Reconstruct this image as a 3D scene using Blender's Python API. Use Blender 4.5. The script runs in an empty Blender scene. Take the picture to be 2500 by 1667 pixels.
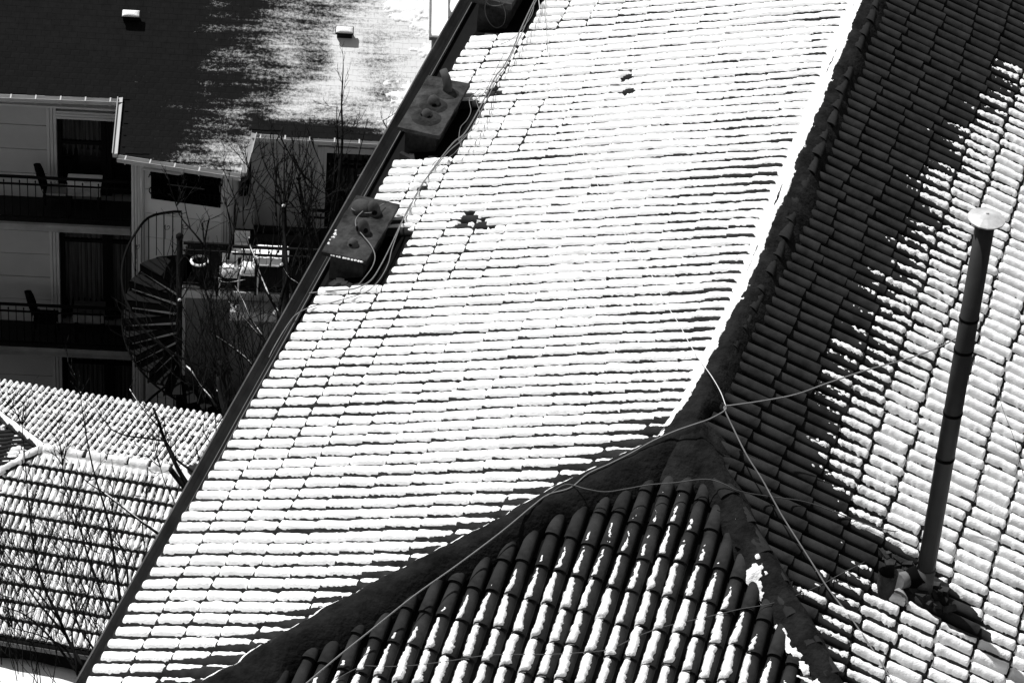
import bpy, math, random
import numpy as np
from mathutils import Matrix, Vector

rnd = random.Random(7)
rng = np.random.default_rng(11)
sc = bpy.context.scene
col = sc.collection

# ------------------------------------------------------------------ camera
F_PX = 7451.4                                   # focal length in units of a 2500 px wide frame
TH, RO, YAW = math.radians(36.659), math.radians(4.944), math.radians(13.162)
TA = math.tan(math.radians(18.49))              # pitch of the long roof slopes
H = 19.0                                        # ridge height


def _basis():
    c, s = math.cos(TH), math.sin(TH)
    fw = np.array([0, c, -s]); u0 = np.array([0, s, c]); r0 = np.array([1., 0, 0])
    r = math.cos(RO) * r0 + math.sin(RO) * u0
    u = -math.sin(RO) * r0 + math.cos(RO) * u0
    R = np.array([[math.cos(YAW), -math.sin(YAW), 0], [math.sin(YAW), math.cos(YAW), 0], [0, 0, 1]])
    return R @ r, R @ u, R @ fw


CR, CU, CF = _basis()


def ray(x, y):
    d = CF * F_PX + CR * (x - 1250) - CU * (y - 833.5)
    return d / np.linalg.norm(d)


CAM = np.array([0, 0, H]) - 31.0 * ray(1690, 1075)


def on_plane(x, y, p0, n):
    d = ray(x, y)
    return CAM + ((np.asarray(p0, float) - CAM) @ np.asarray(n, float)) / (d @ np.asarray(n, float)) * d


cam_data = bpy.data.cameras.new('camera')
cam = bpy.data.objects.new('camera', cam_data)
col.objects.link(cam)
M = Matrix.Identity(4)
for i in range(3):
    M[i][0], M[i][1], M[i][2], M[i][3] = CR[i], CU[i], -CF[i], CAM[i]
cam.matrix_world = M
cam_data.sensor_width = 36.0
cam_data.lens = 36.0 * F_PX / 2500.0
cam_data.clip_start = 0.5
cam_data.clip_end = 2000
sc.camera = cam

# ------------------------------------------------------------------ light
SUN_EL = math.radians(56)
SUN_DIR = np.array([-0.88, 0.47, 0.0])          # compass direction the sun stands in
SUN_DIR = SUN_DIR / np.linalg.norm(SUN_DIR) * math.cos(SUN_EL)
SUN_DIR[2] = math.sin(SUN_EL)
world = bpy.data.worlds.new('World')
sc.world = world
world.use_nodes = True
wn, wl = world.node_tree.nodes, world.node_tree.links
wn.clear()
sky = wn.new('ShaderNodeTexSky')
sky.sky_type = 'NISHITA'
sky.sun_disc = False
sky.sun_elevation = SUN_EL
sky.sun_rotation = math.atan2(SUN_DIR[0], SUN_DIR[1])
bw = wn.new('ShaderNodeRGBToBW')                # black and white photograph: a neutral sky
bg = wn.new('ShaderNodeBackground')
bg.inputs['Strength'].default_value = 0.085
wo = wn.new('ShaderNodeOutputWorld')
wl.new(sky.outputs['Color'], bw.inputs['Color'])
wl.new(bw.outputs['Val'], bg.inputs['Color'])
wl.new(bg.outputs['Background'], wo.inputs['Surface'])
sun_data = bpy.data.lights.new('sun', 'SUN')
sun_data.energy = 4.6
sun_data.angle = math.radians(0.5)
sun_data.color = (1.0, 1.0, 1.0)
sun = bpy.data.objects.new('sun', sun_data)
col.objects.link(sun)
sun.rotation_euler = Vector(SUN_DIR).to_track_quat('Z', 'Y').to_euler()
sc.view_settings.view_transform = 'Standard'
sc.view_settings.look = 'None'
sc.view_settings.exposure = 0.27
sc.view_settings.gamma = 1
sc.view_settings.use_curve_mapping = False


# ------------------------------------------------------------------ noise
def _hash(ix, iy, iz, seed):
    n = (ix.astype(np.int64) * 374761393 + iy.astype(np.int64) * 668265263 + iz.astype(np.int64) * 2147483647
         + seed * 974634777) & 0xFFFFFFFF
    n = ((n ^ (n >> 13)) * 1274126177) & 0xFFFFFFFF
    n = (n ^ (n >> 16)) & 0xFFFFFFFF
    return n.astype(np.float64) / 4294967295.0


def vnoise(x, y, seed=0, z=None):
    """value noise in -1..1"""
    x = np.asarray(x, float); y = np.asarray(y, float)
    x, y = np.broadcast_arrays(x, y)
    ix, iy = np.floor(x), np.floor(y)
    fx, fy = x - ix, y - iy
    fx = fx * fx * (3 - 2 * fx); fy = fy * fy * (3 - 2 * fy)
    zz = np.zeros_like(ix)
    a = _hash(ix, iy, zz, seed); b = _hash(ix + 1, iy, zz, seed)
    c = _hash(ix, iy + 1, zz, seed); d = _hash(ix + 1, iy + 1, zz, seed)
    return 2 * ((a * (1 - fx) + b * fx) * (1 - fy) + (c * (1 - fx) + d * fx) * fy) - 1


def fbm(x, y, seed=0, octaves=3):
    s = 0; a = 1.0; t = 0
    for o in range(octaves):
        s = s + a * vnoise(np.asarray(x) * 2 ** o, np.asarray(y) * 2 ** o, seed + 31 * o)
        t += a; a *= 0.55
    return s / t


def rowrand(i, seed):
    i = np.asarray(i, float)
    return _hash(i, i * 0 + 5, i * 0, seed) * 2 - 1


def sstep(x, a, b):
    t = np.clip((np.asarray(x, float) - a) / (b - a), 0, 1)
    return t * t * (3 - 2 * t)


# ------------------------------------------------------------------ materials
def material(name, value, rough=0.85, noise=0.25, scale=8.0, bump=0.3, bscale=60.0, spec=0.3, metal=0.0, streak=None,
             dist=0.004):
    m = bpy.data.materials.new(name)
    m.use_nodes = True
    nt = m.node_tree; n = nt.nodes; l = nt.links
    p = n['Principled BSDF']
    p.inputs['Roughness'].default_value = rough
    p.inputs['Specular IOR Level'].default_value = spec
    p.inputs['Metallic'].default_value = metal
    tc = n.new('ShaderNodeTexCoord')
    src = tc.outputs['Object']
    if streak:
        mp = n.new('ShaderNodeMapping'); mp.inputs['Scale'].default_value = streak
        l.new(src, mp.inputs['Vector']); src = mp.outputs['Vector']
    oi = n.new('ShaderNodeObjectInfo')
    no = n.new('ShaderNodeTexNoise'); no.inputs['Scale'].default_value = scale
    no.inputs['Detail'].default_value = 6; no.inputs['Roughness'].default_value = 0.65
    l.new(src, no.inputs['Vector'])
    cr = n.new('ShaderNodeValToRGB')
    lo, hi = value * (1 - noise), value * (1 + noise)
    cr.color_ramp.elements[0].position = 0.3; cr.color_ramp.elements[1].position = 0.7
    cr.color_ramp.elements[0].color = (lo, lo, lo, 1); cr.color_ramp.elements[1].color = (hi, hi, hi, 1)
    l.new(no.outputs['Fac'], cr.inputs['Fac'])
    mx = n.new('ShaderNodeMath'); mx.operation = 'MULTIPLY_ADD'
    mx.inputs[1].default_value = noise * 0.8; mx.inputs[2].default_value = 1 - noise * 0.4
    l.new(oi.outputs['Random'], mx.inputs[0])
    mm = n.new('ShaderNodeVectorMath'); mm.operation = 'SCALE'
    l.new(cr.outputs['Color'], mm.inputs[0]); l.new(mx.outputs[0], mm.inputs['Scale'])
    l.new(mm.outputs['Vector'], p.inputs['Base Color'])
    if bump > 0:
        nb = n.new('ShaderNodeTexNoise'); nb.inputs['Scale'].default_value = bscale
        nb.inputs['Detail'].default_value = 5
        l.new(tc.outputs['Object'], nb.inputs['Vector'])
        b = n.new('ShaderNodeBump'); b.inputs['Strength'].default_value = bump
        b.inputs['Distance'].default_value = dist
        l.new(nb.outputs['Fac'], b.inputs['Height']); l.new(b.outputs['Normal'], p.inputs['Normal'])
    return m


MAT = {
    'snow': material('snow', 0.86, 0.7, 0.05, 5, 0.9, 60, 0.2, dist=0.011),
    'tile': material('fired clay', 0.0175, 0.9, 0.6, 6, 0.5, 40, 0.15),
    'channel': material('old clay', 0.008, 0.95, 0.4, 9, 0.4, 40, 0.1),
    'deck': material('roof boarding', 0.006, 0.95, 0.2, 5, 0, 1, 0.1),
    'mortar': material('weathered mortar', 0.0115, 0.95, 0.75, 4.5, 1.0, 22, 0.1, dist=0.02),
    'gutter': material('grey zinc', 0.09, 0.6, 0.4, 2.2, 0.2, 30, 0.3),
    'wall': material('house render', 0.08, 0.9, 0.3, 2, 0.3, 30),
    'chim': material('chimney cement', 0.030, 0.95, 0.7, 5, 1.0, 20, 0.1, dist=0.02),
    'pot': material('clay chimney pot', 0.05, 0.9, 0.35, 6, 0.5, 30, 0.15),
    'soot': material('soot', 0.003, 1.0, 0.2, 6, 0, 1, 0.05),
    'pipe': material('blackened steel pipe', 0.020, 0.6, 0.35, 3, 0.15, 30, 0.35),
    'tin': material('bright tin', 0.42, 0.5, 0.45, 5, 0.2, 20, 0.5),
    'cable': material('pale cable sheath', 0.15, 0.6, 0.2, 20, 0, 1, 0.3),
    'cable_dark': material('grey cable sheath', 0.07, 0.6, 0.2, 20, 0, 1, 0.3),
    'wire_white': material('frosted wire', 0.7, 0.7, 0.1, 20, 0, 1, 0.2),
    'rag': material('grey insulation foil', 0.16, 0.8, 0.3, 9, 0.6, 30, 0.3),
}


# ------------------------------------------------------------------ object helpers
def mesh_np(name, v, f, mat, smooth=False):
    me = bpy.data.meshes.new(name)
    v = np.ascontiguousarray(v, dtype=np.float32); f = np.ascontiguousarray(f, dtype=np.int32)
    k = f.shape[1]
    me.vertices.add(len(v)); me.vertices.foreach_set('co', v.ravel())
    me.loops.add(f.size); me.loops.foreach_set('vertex_index', f.ravel())
    me.polygons.add(len(f)); me.polygons.foreach_set('loop_start', np.arange(0, f.size, k, dtype=np.int32))
    me.polygons.foreach_set('use_smooth', np.full(len(f), bool(smooth)))
    me.materials.append(mat)
    me.update(calc_edges=True)
    return me


def link(name, me, parent=None):
    o = bpy.data.objects.new(name, me)
    col.objects.link(o)
    if parent is not None:
        o.parent = parent
    return o


def tag(o, label=None, cat=None, group=None, kind=None):
    if label: o['label'] = label
    if cat: o['category'] = cat
    if group: o['group'] = group
    if kind: o['kind'] = kind
    return o


def empty(name, loc, rz=0.0):
    o = bpy.data.objects.new(name, None)
    col.objects.link(o); o.location = loc; o.rotation_euler = (0, 0, rz)
    o.empty_display_size = 0.2
    return o


class MB:
    """collects boxes, tubes and lofts; build() links them as one mesh"""
    def __init__(self): self.v = []; self.f = []; self.s = []

    def add(self, v, f, smooth=False):
        n = len(self.v)
        self.v += [tuple(map(float, p)) for p in v]
        self.f += [tuple(i + n for i in q) for q in f]
        self.s += [smooth] * len(f)
        return self

    def box(self, c, s, e1=(1, 0, 0), e2=(0, 1, 0), e3=(0, 0, 1)):
        c = np.array(c, float); e1, e2, e3 = (np.array(e, float) for e in (e1, e2, e3))
        v = [c + e1 * s[0] / 2 * a + e2 * s[1] / 2 * b + e3 * s[2] / 2 * d
             for d in (-1, 1) for b in (-1, 1) for a in (-1, 1)]
        return self.add(v, [(0, 2, 3, 1), (4, 5, 7, 6), (0, 1, 5, 4), (2, 6, 7, 3), (0, 4, 6, 2), (1, 3, 7, 5)])

    def prism(self, poly, n, closed=True):
        """poly: 3D outline, n: extrusion vector"""
        k = len(poly); P = [np.array(p, float) for p in poly]; n = np.array(n, float)
        v = P + [p + n for p in P]
        f = [(i, (i + 1) % k, (i + 1) % k + k, i + k) for i in range(k)]
        f += [tuple(range(k))[::-1], tuple(range(k, 2 * k))]
        return self.add(v, f)

    def tube(self, pts, r, seg=6, cap=True, smooth=True):
        pts = [np.array(p, float) for p in pts]
        rs = r if isinstance(r, (list, tuple, np.ndarray)) else [r] * len(pts)
        v = []; f = []
        up = None
        for i, p in enumerate(pts):
            a = pts[max(0, i - 1)]; b = pts[min(len(pts) - 1, i + 1)]
            d = b - a; d = d / (np.linalg.norm(d) + 1e-9)
            if up is None:
                up = np.array([0, 0, 1.]) if abs(d[2]) < 0.9 else np.array([1., 0, 0])
            x = np.cross(d, up); x /= np.linalg.norm(x) + 1e-9
            y = np.cross(x, d); up = y
            for k in range(seg):
                t = 2 * math.pi * k / seg
                v.append(p + (x * math.cos(t) + y * math.sin(t)) * rs[i])
        for i in range(len(pts) - 1):
            for k in range(seg):
                f.append((i * seg + k, i * seg + (k + 1) % seg, (i + 1) * seg + (k + 1) % seg, (i + 1) * seg + k))
        self.add(v, f, smooth)
        if cap:
            n = len(self.v) - len(v)
            self.f.append(tuple(n + k for k in range(seg))[::-1]); self.s.append(False)
            m = n + (len(pts) - 1) * seg
            self.f.append(tuple(m + k for k in range(seg))); self.s.append(False)
        return self

    def lathe(self, prof, c, seg=20, axis=(0, 0, 1)):
        """prof: (radius, height) pairs"""
        c = np.array(c, float); ax = np.array(axis, float); ax /= np.linalg.norm(ax)
        x = np.cross(ax, [0, 1, 0.1]); x /= np.linalg.norm(x); y = np.cross(ax, x)
        v = [c + ax * h + (x * math.cos(2 * math.pi * k / seg) + y * math.sin(2 * math.pi * k / seg)) * r
             for r, h in prof for k in range(seg)]
        f = [(i * seg + k, i * seg + (k + 1) % seg, (i + 1) * seg + (k + 1) % seg, (i + 1) * seg + k)
             for i in range(len(prof) - 1) for k in range(seg)]
        return self.add(v, f, True)

    def build(self, name, mat, parent=None):
        me = bpy.data.meshes.new(name)
        me.from_pydata(self.v, [], self.f)
        me.polygons.foreach_set('use_smooth', self.s)
        me.materials.append(mat)
        me.update()
        o = link(name, me, parent)
        if parent is not None and parent.type == 'EMPTY':
            o.matrix_parent_inverse = parent.matrix_basis.inverted()
        elif parent is not None:
            o.matrix_parent_inverse = parent.matrix_basis.inverted()
        return o


def catmull(P, n=6):
    P = [np.array(p, float) for p in P]
    Q = [2 * P[0] - P[1]] + P + [2 * P[-1] - P[-2]]
    out = []
    for i in range(1, len(Q) - 2):
        for k in range(n):
            t = k / n
            a, b, c, d = Q[i - 1:i + 3]
            out.append(0.5 * ((2 * b) + (-a + c) * t + (2 * a - 5 * b + 4 * c - d) * t * t + (-a + 3 * b - 3 * c + d) * t ** 3))
    out.append(P[-1])
    return out


# ------------------------------------------------------------------ ground
g = MB(); g.add([(-400, -400, -0.6), (400, -400, -0.6), (400, 400, -0.6), (-400, 400, -0.6)], [(0, 1, 2, 3)])
GROUND = g.build('ground', material('courtyard earth and slush', 0.012, 0.95, 0.6, 0.6, 0.6, 5, 0.1, dist=0.05))
tag(GROUND, 'dark courtyard ground between the houses', None, None, 'structure')

# ================================================================== the near tiled house
SGX, SGY = 0.0186, 0.3001


def roof_z(x, y):
    x = np.asarray(x, float); y = np.asarray(y, float)
    return np.minimum(np.minimum(H + TA * x, H - TA * x), H + SGY * y + SGX * x)


class Slope:
    """a: across the slope (along the eave), t: distance down the slope, h: height above it"""
    def __init__(self, O, A, D):
        self.O = np.array(O, float)
        self.A = np.array(A, float) / np.linalg.norm(A)
        self.D = np.array(D, float) / np.linalg.norm(D)
        n = np.cross(self.A, self.D); self.N = n / np.linalg.norm(n)
        if self.N[2] < 0: self.N = -self.N

    def P(self, a, t, h=0.0):
        a = np.asarray(a, float)[..., None]; t = np.asarray(t, float)[..., None]
        h = np.asarray(h, float)
        h = h[..., None] if h.ndim else h
        return self.O + self.A * a + self.D * t + self.N * h


SW = Slope((0, 0, H), (0, 1, 0), (-1, 0, -TA))
SE = Slope((0, 0, H), (0, 1, 0), (1, 0, -TA))
SS = Slope((0, 0, H), (1, 0, SGX), (0, -1, -SGY))
CW = math.sqrt(1 + TA * TA)                     # slope length per metre of plan
CS = math.sqrt(1 + SGY * SGY)
PITCH, TL = 0.188, 0.40
EAVE_T = 5.0 * CW
KL, KR = 0.95, 0.85                             # the hips run at x = -KL|y| and x = KR|y|


def barrel_proto(L=0.44, r0=0.064, r1=0.077, th=0.013, seg=8, squash=0.86, lift=0.022):
    v = []; f = []
    def arc(r, y, z):
        return [(r * math.cos(math.pi * k / seg), y, z + squash * r * math.sin(math.pi * k / seg)) for k in range(seg + 1)]
    lift0, lift1 = 0.0, lift
    n = seg + 1
    A = arc(r0, -0.04, lift0); B = arc(r1, L - 0.04, lift1)
    C = arc(r1, L - 0.04, lift1); D_ = arc(r1 - th, L - 0.04, lift1)
    E_ = arc(r1 - th, L - 0.04, lift1); G_ = arc(r0 - th, -0.04, lift0)
    v = A + B + C + D_ + E_ + G_
    for k in range(seg):
        f.append((k, k + 1, n + k + 1, n + k))
        f.append((2 * n + k, 2 * n + k + 1, 3 * n + k + 1, 3 * n + k))
        f.append((4 * n + k, 4 * n + k + 1, 5 * n + k + 1, 5 * n + k))
    return np.array(v), np.array(f)


def channel_proto(L=0.44, r0=0.07, r1=0.06, seg=5):
    v = []; f = []; n = seg + 1
    for y, r, z in ((-0.04, r0, 0.045), (L - 0.04, r1, 0.062), (L - 0.04, r1, 0.048)):
        for k in range(n):
            a = math.pi * (0.08 + 0.84 * k / seg)
            v.append((r * math.cos(a), y, z - 0.85 * r * math.sin(a)))
    for k in range(seg):
        f.append((k, k + 1, n + k + 1, n + k)); f.append((n + k, n + k + 1, 2 * n + k + 1, 2 * n + k))
    return np.array(v), np.array(f)


def row_wobble(i, t, seed):
    return 0.006 * rowrand(i, seed) + 0.007 * vnoise(t * 1.3, np.asarray(i, float) * 7.3, seed + 3)


def joint_phase(i, j, seed):
    """offset of the lower end of tile j (counted from the eave) in row i"""
    i = np.asarray(i, float); j = np.asarray(j, float)
    return 0.012 * rowrand(i + 1000 * j, seed + 5) + 0.02 * np.minimum(j, 6) / 6 * vnoise(i * 0.37, j * 0.8, seed + 9) \
        + 0.05 * np.minimum(np.maximum(j - 3, 0), 8) / 8 * rowrand(i, seed + 8)


def und(a, t, seed):
    return 0.018 * vnoise(a * 0.8, t * 0.6, seed + 40)


def tile_list(S, rows, tmin_fn, tmax_fn, seed):
    out = []
    for i in rows:
        a0 = (i + 0.5) * PITCH
        tmax = tmax_fn(a0); tmin = tmin_fn(a0)
        if tmax is None or tmin is None: continue
        j = 0
        while True:
            tend = tmax - j * TL + float(joint_phase(i, j, seed))
            if tend < tmin + 0.04: break
            out.append((i, j, a0, tend, tmin))
            j += 1
            if j > 60: break
    return out


def tile_matrix(S, a, t, h, yaw=0.0, tilt=0.0, sc_=1.0):
    X = S.A * math.cos(yaw) + S.D * math.sin(yaw)
    Y = S.D * math.cos(yaw) - S.A * math.sin(yaw)
    Y = Y + S.N * tilt; Y = Y / np.linalg.norm(Y)
    Z = np.cross(X, Y)
    if Z @ S.N < 0: X = -X; Z = -Z
    P = S.O + S.A * a + S.D * t + S.N * h
    m = np.eye(4); m[:3, 0] = X * sc_; m[:3, 1] = Y; m[:3, 2] = Z; m[:3, 3] = P
    return m


def gap_w(a0):
    """where the chimneys interrupt the lower courses of the west slope: distance kept from the eave"""
    for y0, y1 in ((3.13, 4.38), (5.98, 7.42), (9.12, 10.9)):
        if y0 < a0 < y1:
            return 0.80
    return 0.0


def tmaxW(a): return EAVE_T - gap_w(a)
def tminW(a): return 0.13 if a > 0 else max(0.2, (-a) * KL * CW + 0.17)
def tmaxE(a): return EAVE_T + 0.08
def tminE(a): return 0.20 if a > -0.1 else (-a) * KR * CW + 0.16
def tmaxS(a): return 5.3 * CS
def tminS(a): return (abs(a) / (KL if a < 0 else KR)) * CS + 0.26


def clip_rows(S, lo, hi): return range(int(math.floor(lo / PITCH)), int(math.ceil(hi / PITCH)))


tilesW = tile_list(SW, clip_rows(SW, -5.1, 12.6), tminW, tmaxW, 100)
tilesE = tile_list(SE, clip_rows(SE, -5.1, 12.6), tminE, tmaxE, 200)
tilesS = tile_list(SS, clip_rows(SS, -4.9, 4.4), tminS, tmaxS, 300)


def tile_xf(S, rec, seed):
    i, j, a0, tend, tmin = rec
    t0 = tend - TL
    short = 1.0
    if t0 < tmin - 0.12:                             # cut tile where the row runs under the mortar
        short = (tend - (tmin - 0.12)) / TL; t0 = tmin - 0.12
    a = a0 + float(row_wobble(i, t0 + TL / 2, seed))
    h = float(und(a, t0 + TL / 2, seed)) + 0.02
    yaw = (0.008 if S is SW else 0.022) * rnd.uniform(-1, 1)
    tl = 0.0 if S is SW else -0.016 if S is SE else 0.0
    m = tile_matrix(S, a, t0, h + (.006 if S is SW else 0), yaw, tl + rnd.uniform(-0.008, 0.008) * (.4 if S is SW else 1), rnd.uniform(0.97, 1.03) if S is SW else rnd.uniform(0.94, 1.06))
    m[:3, 1] *= short
    return m


HOUSE = empty('tiled_house', (0, 3.5, -0.6))
tag(HOUSE, 'near house whose snow-covered barrel tile roof with hips fills most of the view', 'house')
bpy.context.view_layer.update()
HINV = HOUSE.matrix_basis.inverted()
bv, bf = barrel_proto()
bvW, bfW = barrel_proto(r0=0.070, r1=0.077, lift=0.010)
BARREL = mesh_np('roof_tile', bv, bf, MAT['tile'], True)
BARREL_W = mesh_np('roof_tile', bvW, bfW, MAT['tile'], True)
allt = []
for S, lst, sd in ((SS, tilesS, 300), (SE, tilesE, 200), (SW, tilesW, 100)):
    for rec in lst:
        m = tile_xf(S, rec, sd)
        allt.append((m, S is SS, S is SW))


def proj(P):
    q = np.asarray(P, float) - CAM
    z = q @ CF
    return 1250 + F_PX * (q @ CR) / z, 833.5 - F_PX * (q @ CU) / z, z


def rank(mS):
    x, y, z = proj(mS[0][:3, 3])
    inside = -60 < x < 2560 and -60 < y < 1730
    bare = mS[1] or (1500 < x)
    return (0 if inside and bare else 1 if inside else 2, z)


allt.sort(key=rank)
for m, _, w in allt[:298]:
    o = link('roof_tile', BARREL_W if w else BARREL, HOUSE)
    o.matrix_parent_inverse = HINV
    o.matrix_basis = Matrix(m.tolist())


def instance_join(name, pv, pf, mats, mat, parent=None, smooth=True):
    mats = np.array(mats)
    hv = np.concatenate([pv, np.ones((len(pv), 1))], 1)
    V = np.einsum('nij,kj->nki', mats, hv)[..., :3].reshape(-1, 3)
    Fc = (pf[None] + (np.arange(len(mats)) * len(pv))[:, None, None]).reshape(-1, pf.shape[1])
    me = mesh_np(name, V, Fc, mat, smooth)
    o = link(name, me, parent)
    if parent is not None: o.matrix_parent_inverse = parent.matrix_basis.inverted()
    return o


tag(instance_join('roof_tiles', bv, bf, [m for m, _, w in allt[298:] if not w], MAT['tile'], HOUSE), kind='stuff')
tag(instance_join('roof_tiles', bvW, bfW, [m for m, _, w in allt[298:] if w], MAT['tile'], HOUSE), kind='stuff')
cv, cf = channel_proto()
cm = []
for S, lst, sd in ((SS, tilesS, 300), (SE, tilesE, 200), (SW, tilesW, 100)):
    for rec in lst:
        i, j, a0, tend, tmin = rec
        cm.append(tile_matrix(S, a0 + PITCH / 2 + rnd.uniform(-.005, .005), tend - TL - 0.1 + rnd.uniform(-.02, .02),
                              -0.012 + float(und(a0, tend, sd)), rnd.uniform(-.02, .02)))
tag(instance_join('channel_tiles', cv, cf, cm, MAT['channel'], HOUSE), kind='stuff')

# roof deck under the tiles: four planes, the house body and the eaves
dk = MB()
YN, YS, XE, XW = 12.7, -5.2, 5.25, -5.02
def rz(x, y, d=-0.03): return (x, y, float(roof_z(x, y)) + d)
yS = -5.25
dk.add([rz(0, 0), rz(0, YN), rz(XW, YN), rz(XW, yS), rz(-KL * 5.25, yS)], [(0, 1, 2, 3, 4)])
dk.add([rz(0, 0), rz(0, YN), rz(XE, YN), rz(XE, yS), rz(KR * 5.25, yS)], [(4, 3, 2, 1, 0)])
dk.add([rz(0, 0), rz(-KL * 5.25, yS), rz(KR * 5.25, yS)], [(0, 1, 2)])
dk.build('roof_deck', MAT['deck'], HOUSE)
wb = MB()
zt = float(roof_z(-4.75, 5)) - 0.12
wb.box((0.1, (12.6 - 4.9) / 2, (zt - 0.6) / 2), (9.7, 17.4, zt + 0.6))
wb.build('wall', MAT['wall'], HOUSE)

# gutter along the west eave: a square zinc trough
gt = MB()
def trough(y0, y1, n=12):
    z = float(roof_z(-5.0, 2)) + 0.035
    v = []
    for k in range(n + 1):
        y = y0 + (y1 - y0) * k / n
        xo = -5.125 - .0225 * (y + 4)
        xi = xo + .165 - .001 * (y + 4)
        w = xi - xo; t = .012
        prof = [(xi, -.005), (xi - .004, -.06), (xi - w * .2, -.10), (xi - w * .5, -.115), (xi - w * .8, -.085), (xo + .006, -.03), (xo + .004, .012), (xo - .010, .018),
                (xo - .014, .008), (xo - .008, -.04), (xi - w * .82, -.10), (xi - w * .5, -.13), (xi - w * .15, -.115), (xi + .010, -.06), (xi + .010, -.005)]
        dz = .006 * math.sin(y * 1.7)
        v += [(x, y, z + zz_ + dz) for x, zz_ in prof]
    m_ = len(prof)
    f = [(k * m_ + i_, k * m_ + (i_ + 1) % m_, (k + 1) * m_ + (i_ + 1) % m_, (k + 1) * m_ + i_) for k in range(n) for i_ in range(m_)]
    gt.add(v, f)
trough(-5.2, 12.7)
fa = MB(); zf_ = float(roof_z(-5.0, 2))
fa.add([(-4.9, -5.2, zf_ - .01), (-4.9, 12.7, zf_ - .01), (-5.42, 12.7, zf_ - .06), (-5.0, -5.2, zf_ - .06)], [(0, 1, 2, 3)])
fa.build('fascia', MAT['deck'], HOUSE)
GUT = gt.build('gutter', MAT['gutter'], HOUSE)


# ---- mortar mounds on ridge and hips
def mound(name, path, wl_, wr_, height, seed, n_across=22, step=0.035, parent=None, lump=0.03):
    """path: plan polyline; wl_/wr_ widths on the left / right of the walking direction"""
    P = np.array(path, float)
    seg = np.linalg.norm(np.diff(P, axis=0), axis=1); s = np.concatenate([[0], np.cumsum(seg)])
    n = int(s[-1] / step) + 1
    ss = np.linspace(0, s[-1], n)
    X = np.interp(ss, s, P[:, 0]); Y = np.interp(ss, s, P[:, 1])
    X = X + 0.02 * vnoise(ss * 1.5, ss * 0, seed); Y = Y + 0.02 * vnoise(ss * 1.5, ss * 0 + 7, seed)
    dx = np.gradient(X); dy = np.gradient(Y); L = np.hypot(dx, dy); dx /= L; dy /= L
    kk = int(9); kern = np.ones(kk) / kk
    dx = np.convolve(np.pad(dx, kk // 2, 'edge'), kern, 'valid'); dy = np.convolve(np.pad(dy, kk // 2, 'edge'), kern, 'valid')
    nx, ny = -dy, dx                                  # left normal
    q = np.linspace(-1, 1, n_across)                  # -1 = left edge
    wv = np.where(q < 0, wl_, wr_)
    Q, S_ = np.meshgrid(q, ss)
    W_ = np.where(Q < 0, wl_, wr_) * (1 + 0.16 * vnoise(S_ * 2.2, np.sign(Q) * 9, seed + 2) + 0.12 * vnoise(S_ * 7, np.sign(Q) * 5, seed + 4))
    D_ = -Q * W_
    PX = X[:, None] + nx[:, None] * D_; PY = Y[:, None] + ny[:, None] * D_
    hgt = height * (1 - np.abs(Q) ** 2.4) + 0.028 + lump * fbm(PX * 5, PY * 5, seed + 6, 4) * (1 - 0.5 * np.abs(Q)) \
        + 0.006 * vnoise(PX * 40, PY * 40, seed + 11)
    return PX, PY, hgt, Q, S_


def grid_mesh(name, V, mat, parent=None, keep=None, smooth=True):
    n, m = V.shape[:2]
    idx = np.arange(n * m).reshape(n, m)
    q = np.stack([idx[:-1, :-1], idx[1:, :-1], idx[1:, 1:], idx[:-1, 1:]], -1).reshape(-1, 4)
    if keep is not None:
        k = keep.ravel()
        q = q[k[q].any(1)]
    used = np.unique(q)
    remap = np.zeros(n * m, dtype=np.int64); remap[used] = np.arange(len(used))
    Vv = V.reshape(-1, 3)[used]
    Fq = remap[q]
    if len(Fq):
        a, b, c = Vv[Fq[:, 0]], Vv[Fq[:, 1]], Vv[Fq[:, 2]]
        if np.cross(b - a, c - a)[:, 2].mean() < 0: Fq = Fq[:, ::-1]
    me = mesh_np(name, Vv, Fq, mat, smooth)
    o = link(name, me, parent)
    if parent is not None: o.matrix_parent_inverse = parent.matrix_basis.inverted()
    return o


MOUNDS = []
ridge_path = [(0.02, 12.7), (0.04, 9.4), (0.05, 6.3), (0.06, 4.9), (0.02, 2.5), (-0.05, 1.5), (-0.10, 0.7), (-0.17, 0.1), (-0.20, -0.1)]
hipL_path = [(0.02, 0.1), (-0.12, -0.1), (-0.87, -0.80), (-1.38, -1.34), (-1.84, -1.88), (-2.4, -2.40), (-2.85, -2.90), (-3.22, -3.35), (-3.46, -3.75), (-4.99, -5.25)]
hipR_path = [(-0.02, 0.1), (0.07, -0.08), (0.45, -0.51), (0.82, -0.98), (1.2, -1.44), (1.56, -1.86), (1.96, -2.33), (4.46, -5.25)]
for nm, path, a, b, hh, sd in (('ridge_mortar', ridge_path, 0.25, 0.20, 0.15, 51), ('hip_mortar', hipL_path, 0.30, 0.22, 0.165, 61),
                               ('hip_mortar', hipR_path, 0.20, 0.23, 0.15, 71)):
    # walking south: left = east, right = west
    PX, PY, hg, Q, S_ = mound(nm, path, a, b, hh, sd)
    V = np.stack([PX, PY, roof_z(PX, PY) + hg], -1)
    grid_mesh(nm, V, MAT['mortar'], HOUSE)
    MOUNDS.append((PX, PY, hg, Q, S_, sd))
# blob where ridge and hips meet
aa = np.linspace(-1, 1, 44)
BX, BY = np.meshgrid(aa * 0.46 - 0.02, aa * 0.50 - 0.14)
rr = np.hypot((BX + .02) / 0.46, (BY + .14) / 0.50)
BH = 0.15 * (1 - rr ** 2) + 0.035 + 0.014 * fbm(BX * 6, BY * 6, 81, 3)
grid_mesh('apex_mortar', np.stack([BX, BY, roof_z(BX, BY) + BH - np.where(rr > 1, 0.05, 0)], -1), MAT['mortar'], HOUSE, keep=rr < 1.02)

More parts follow.
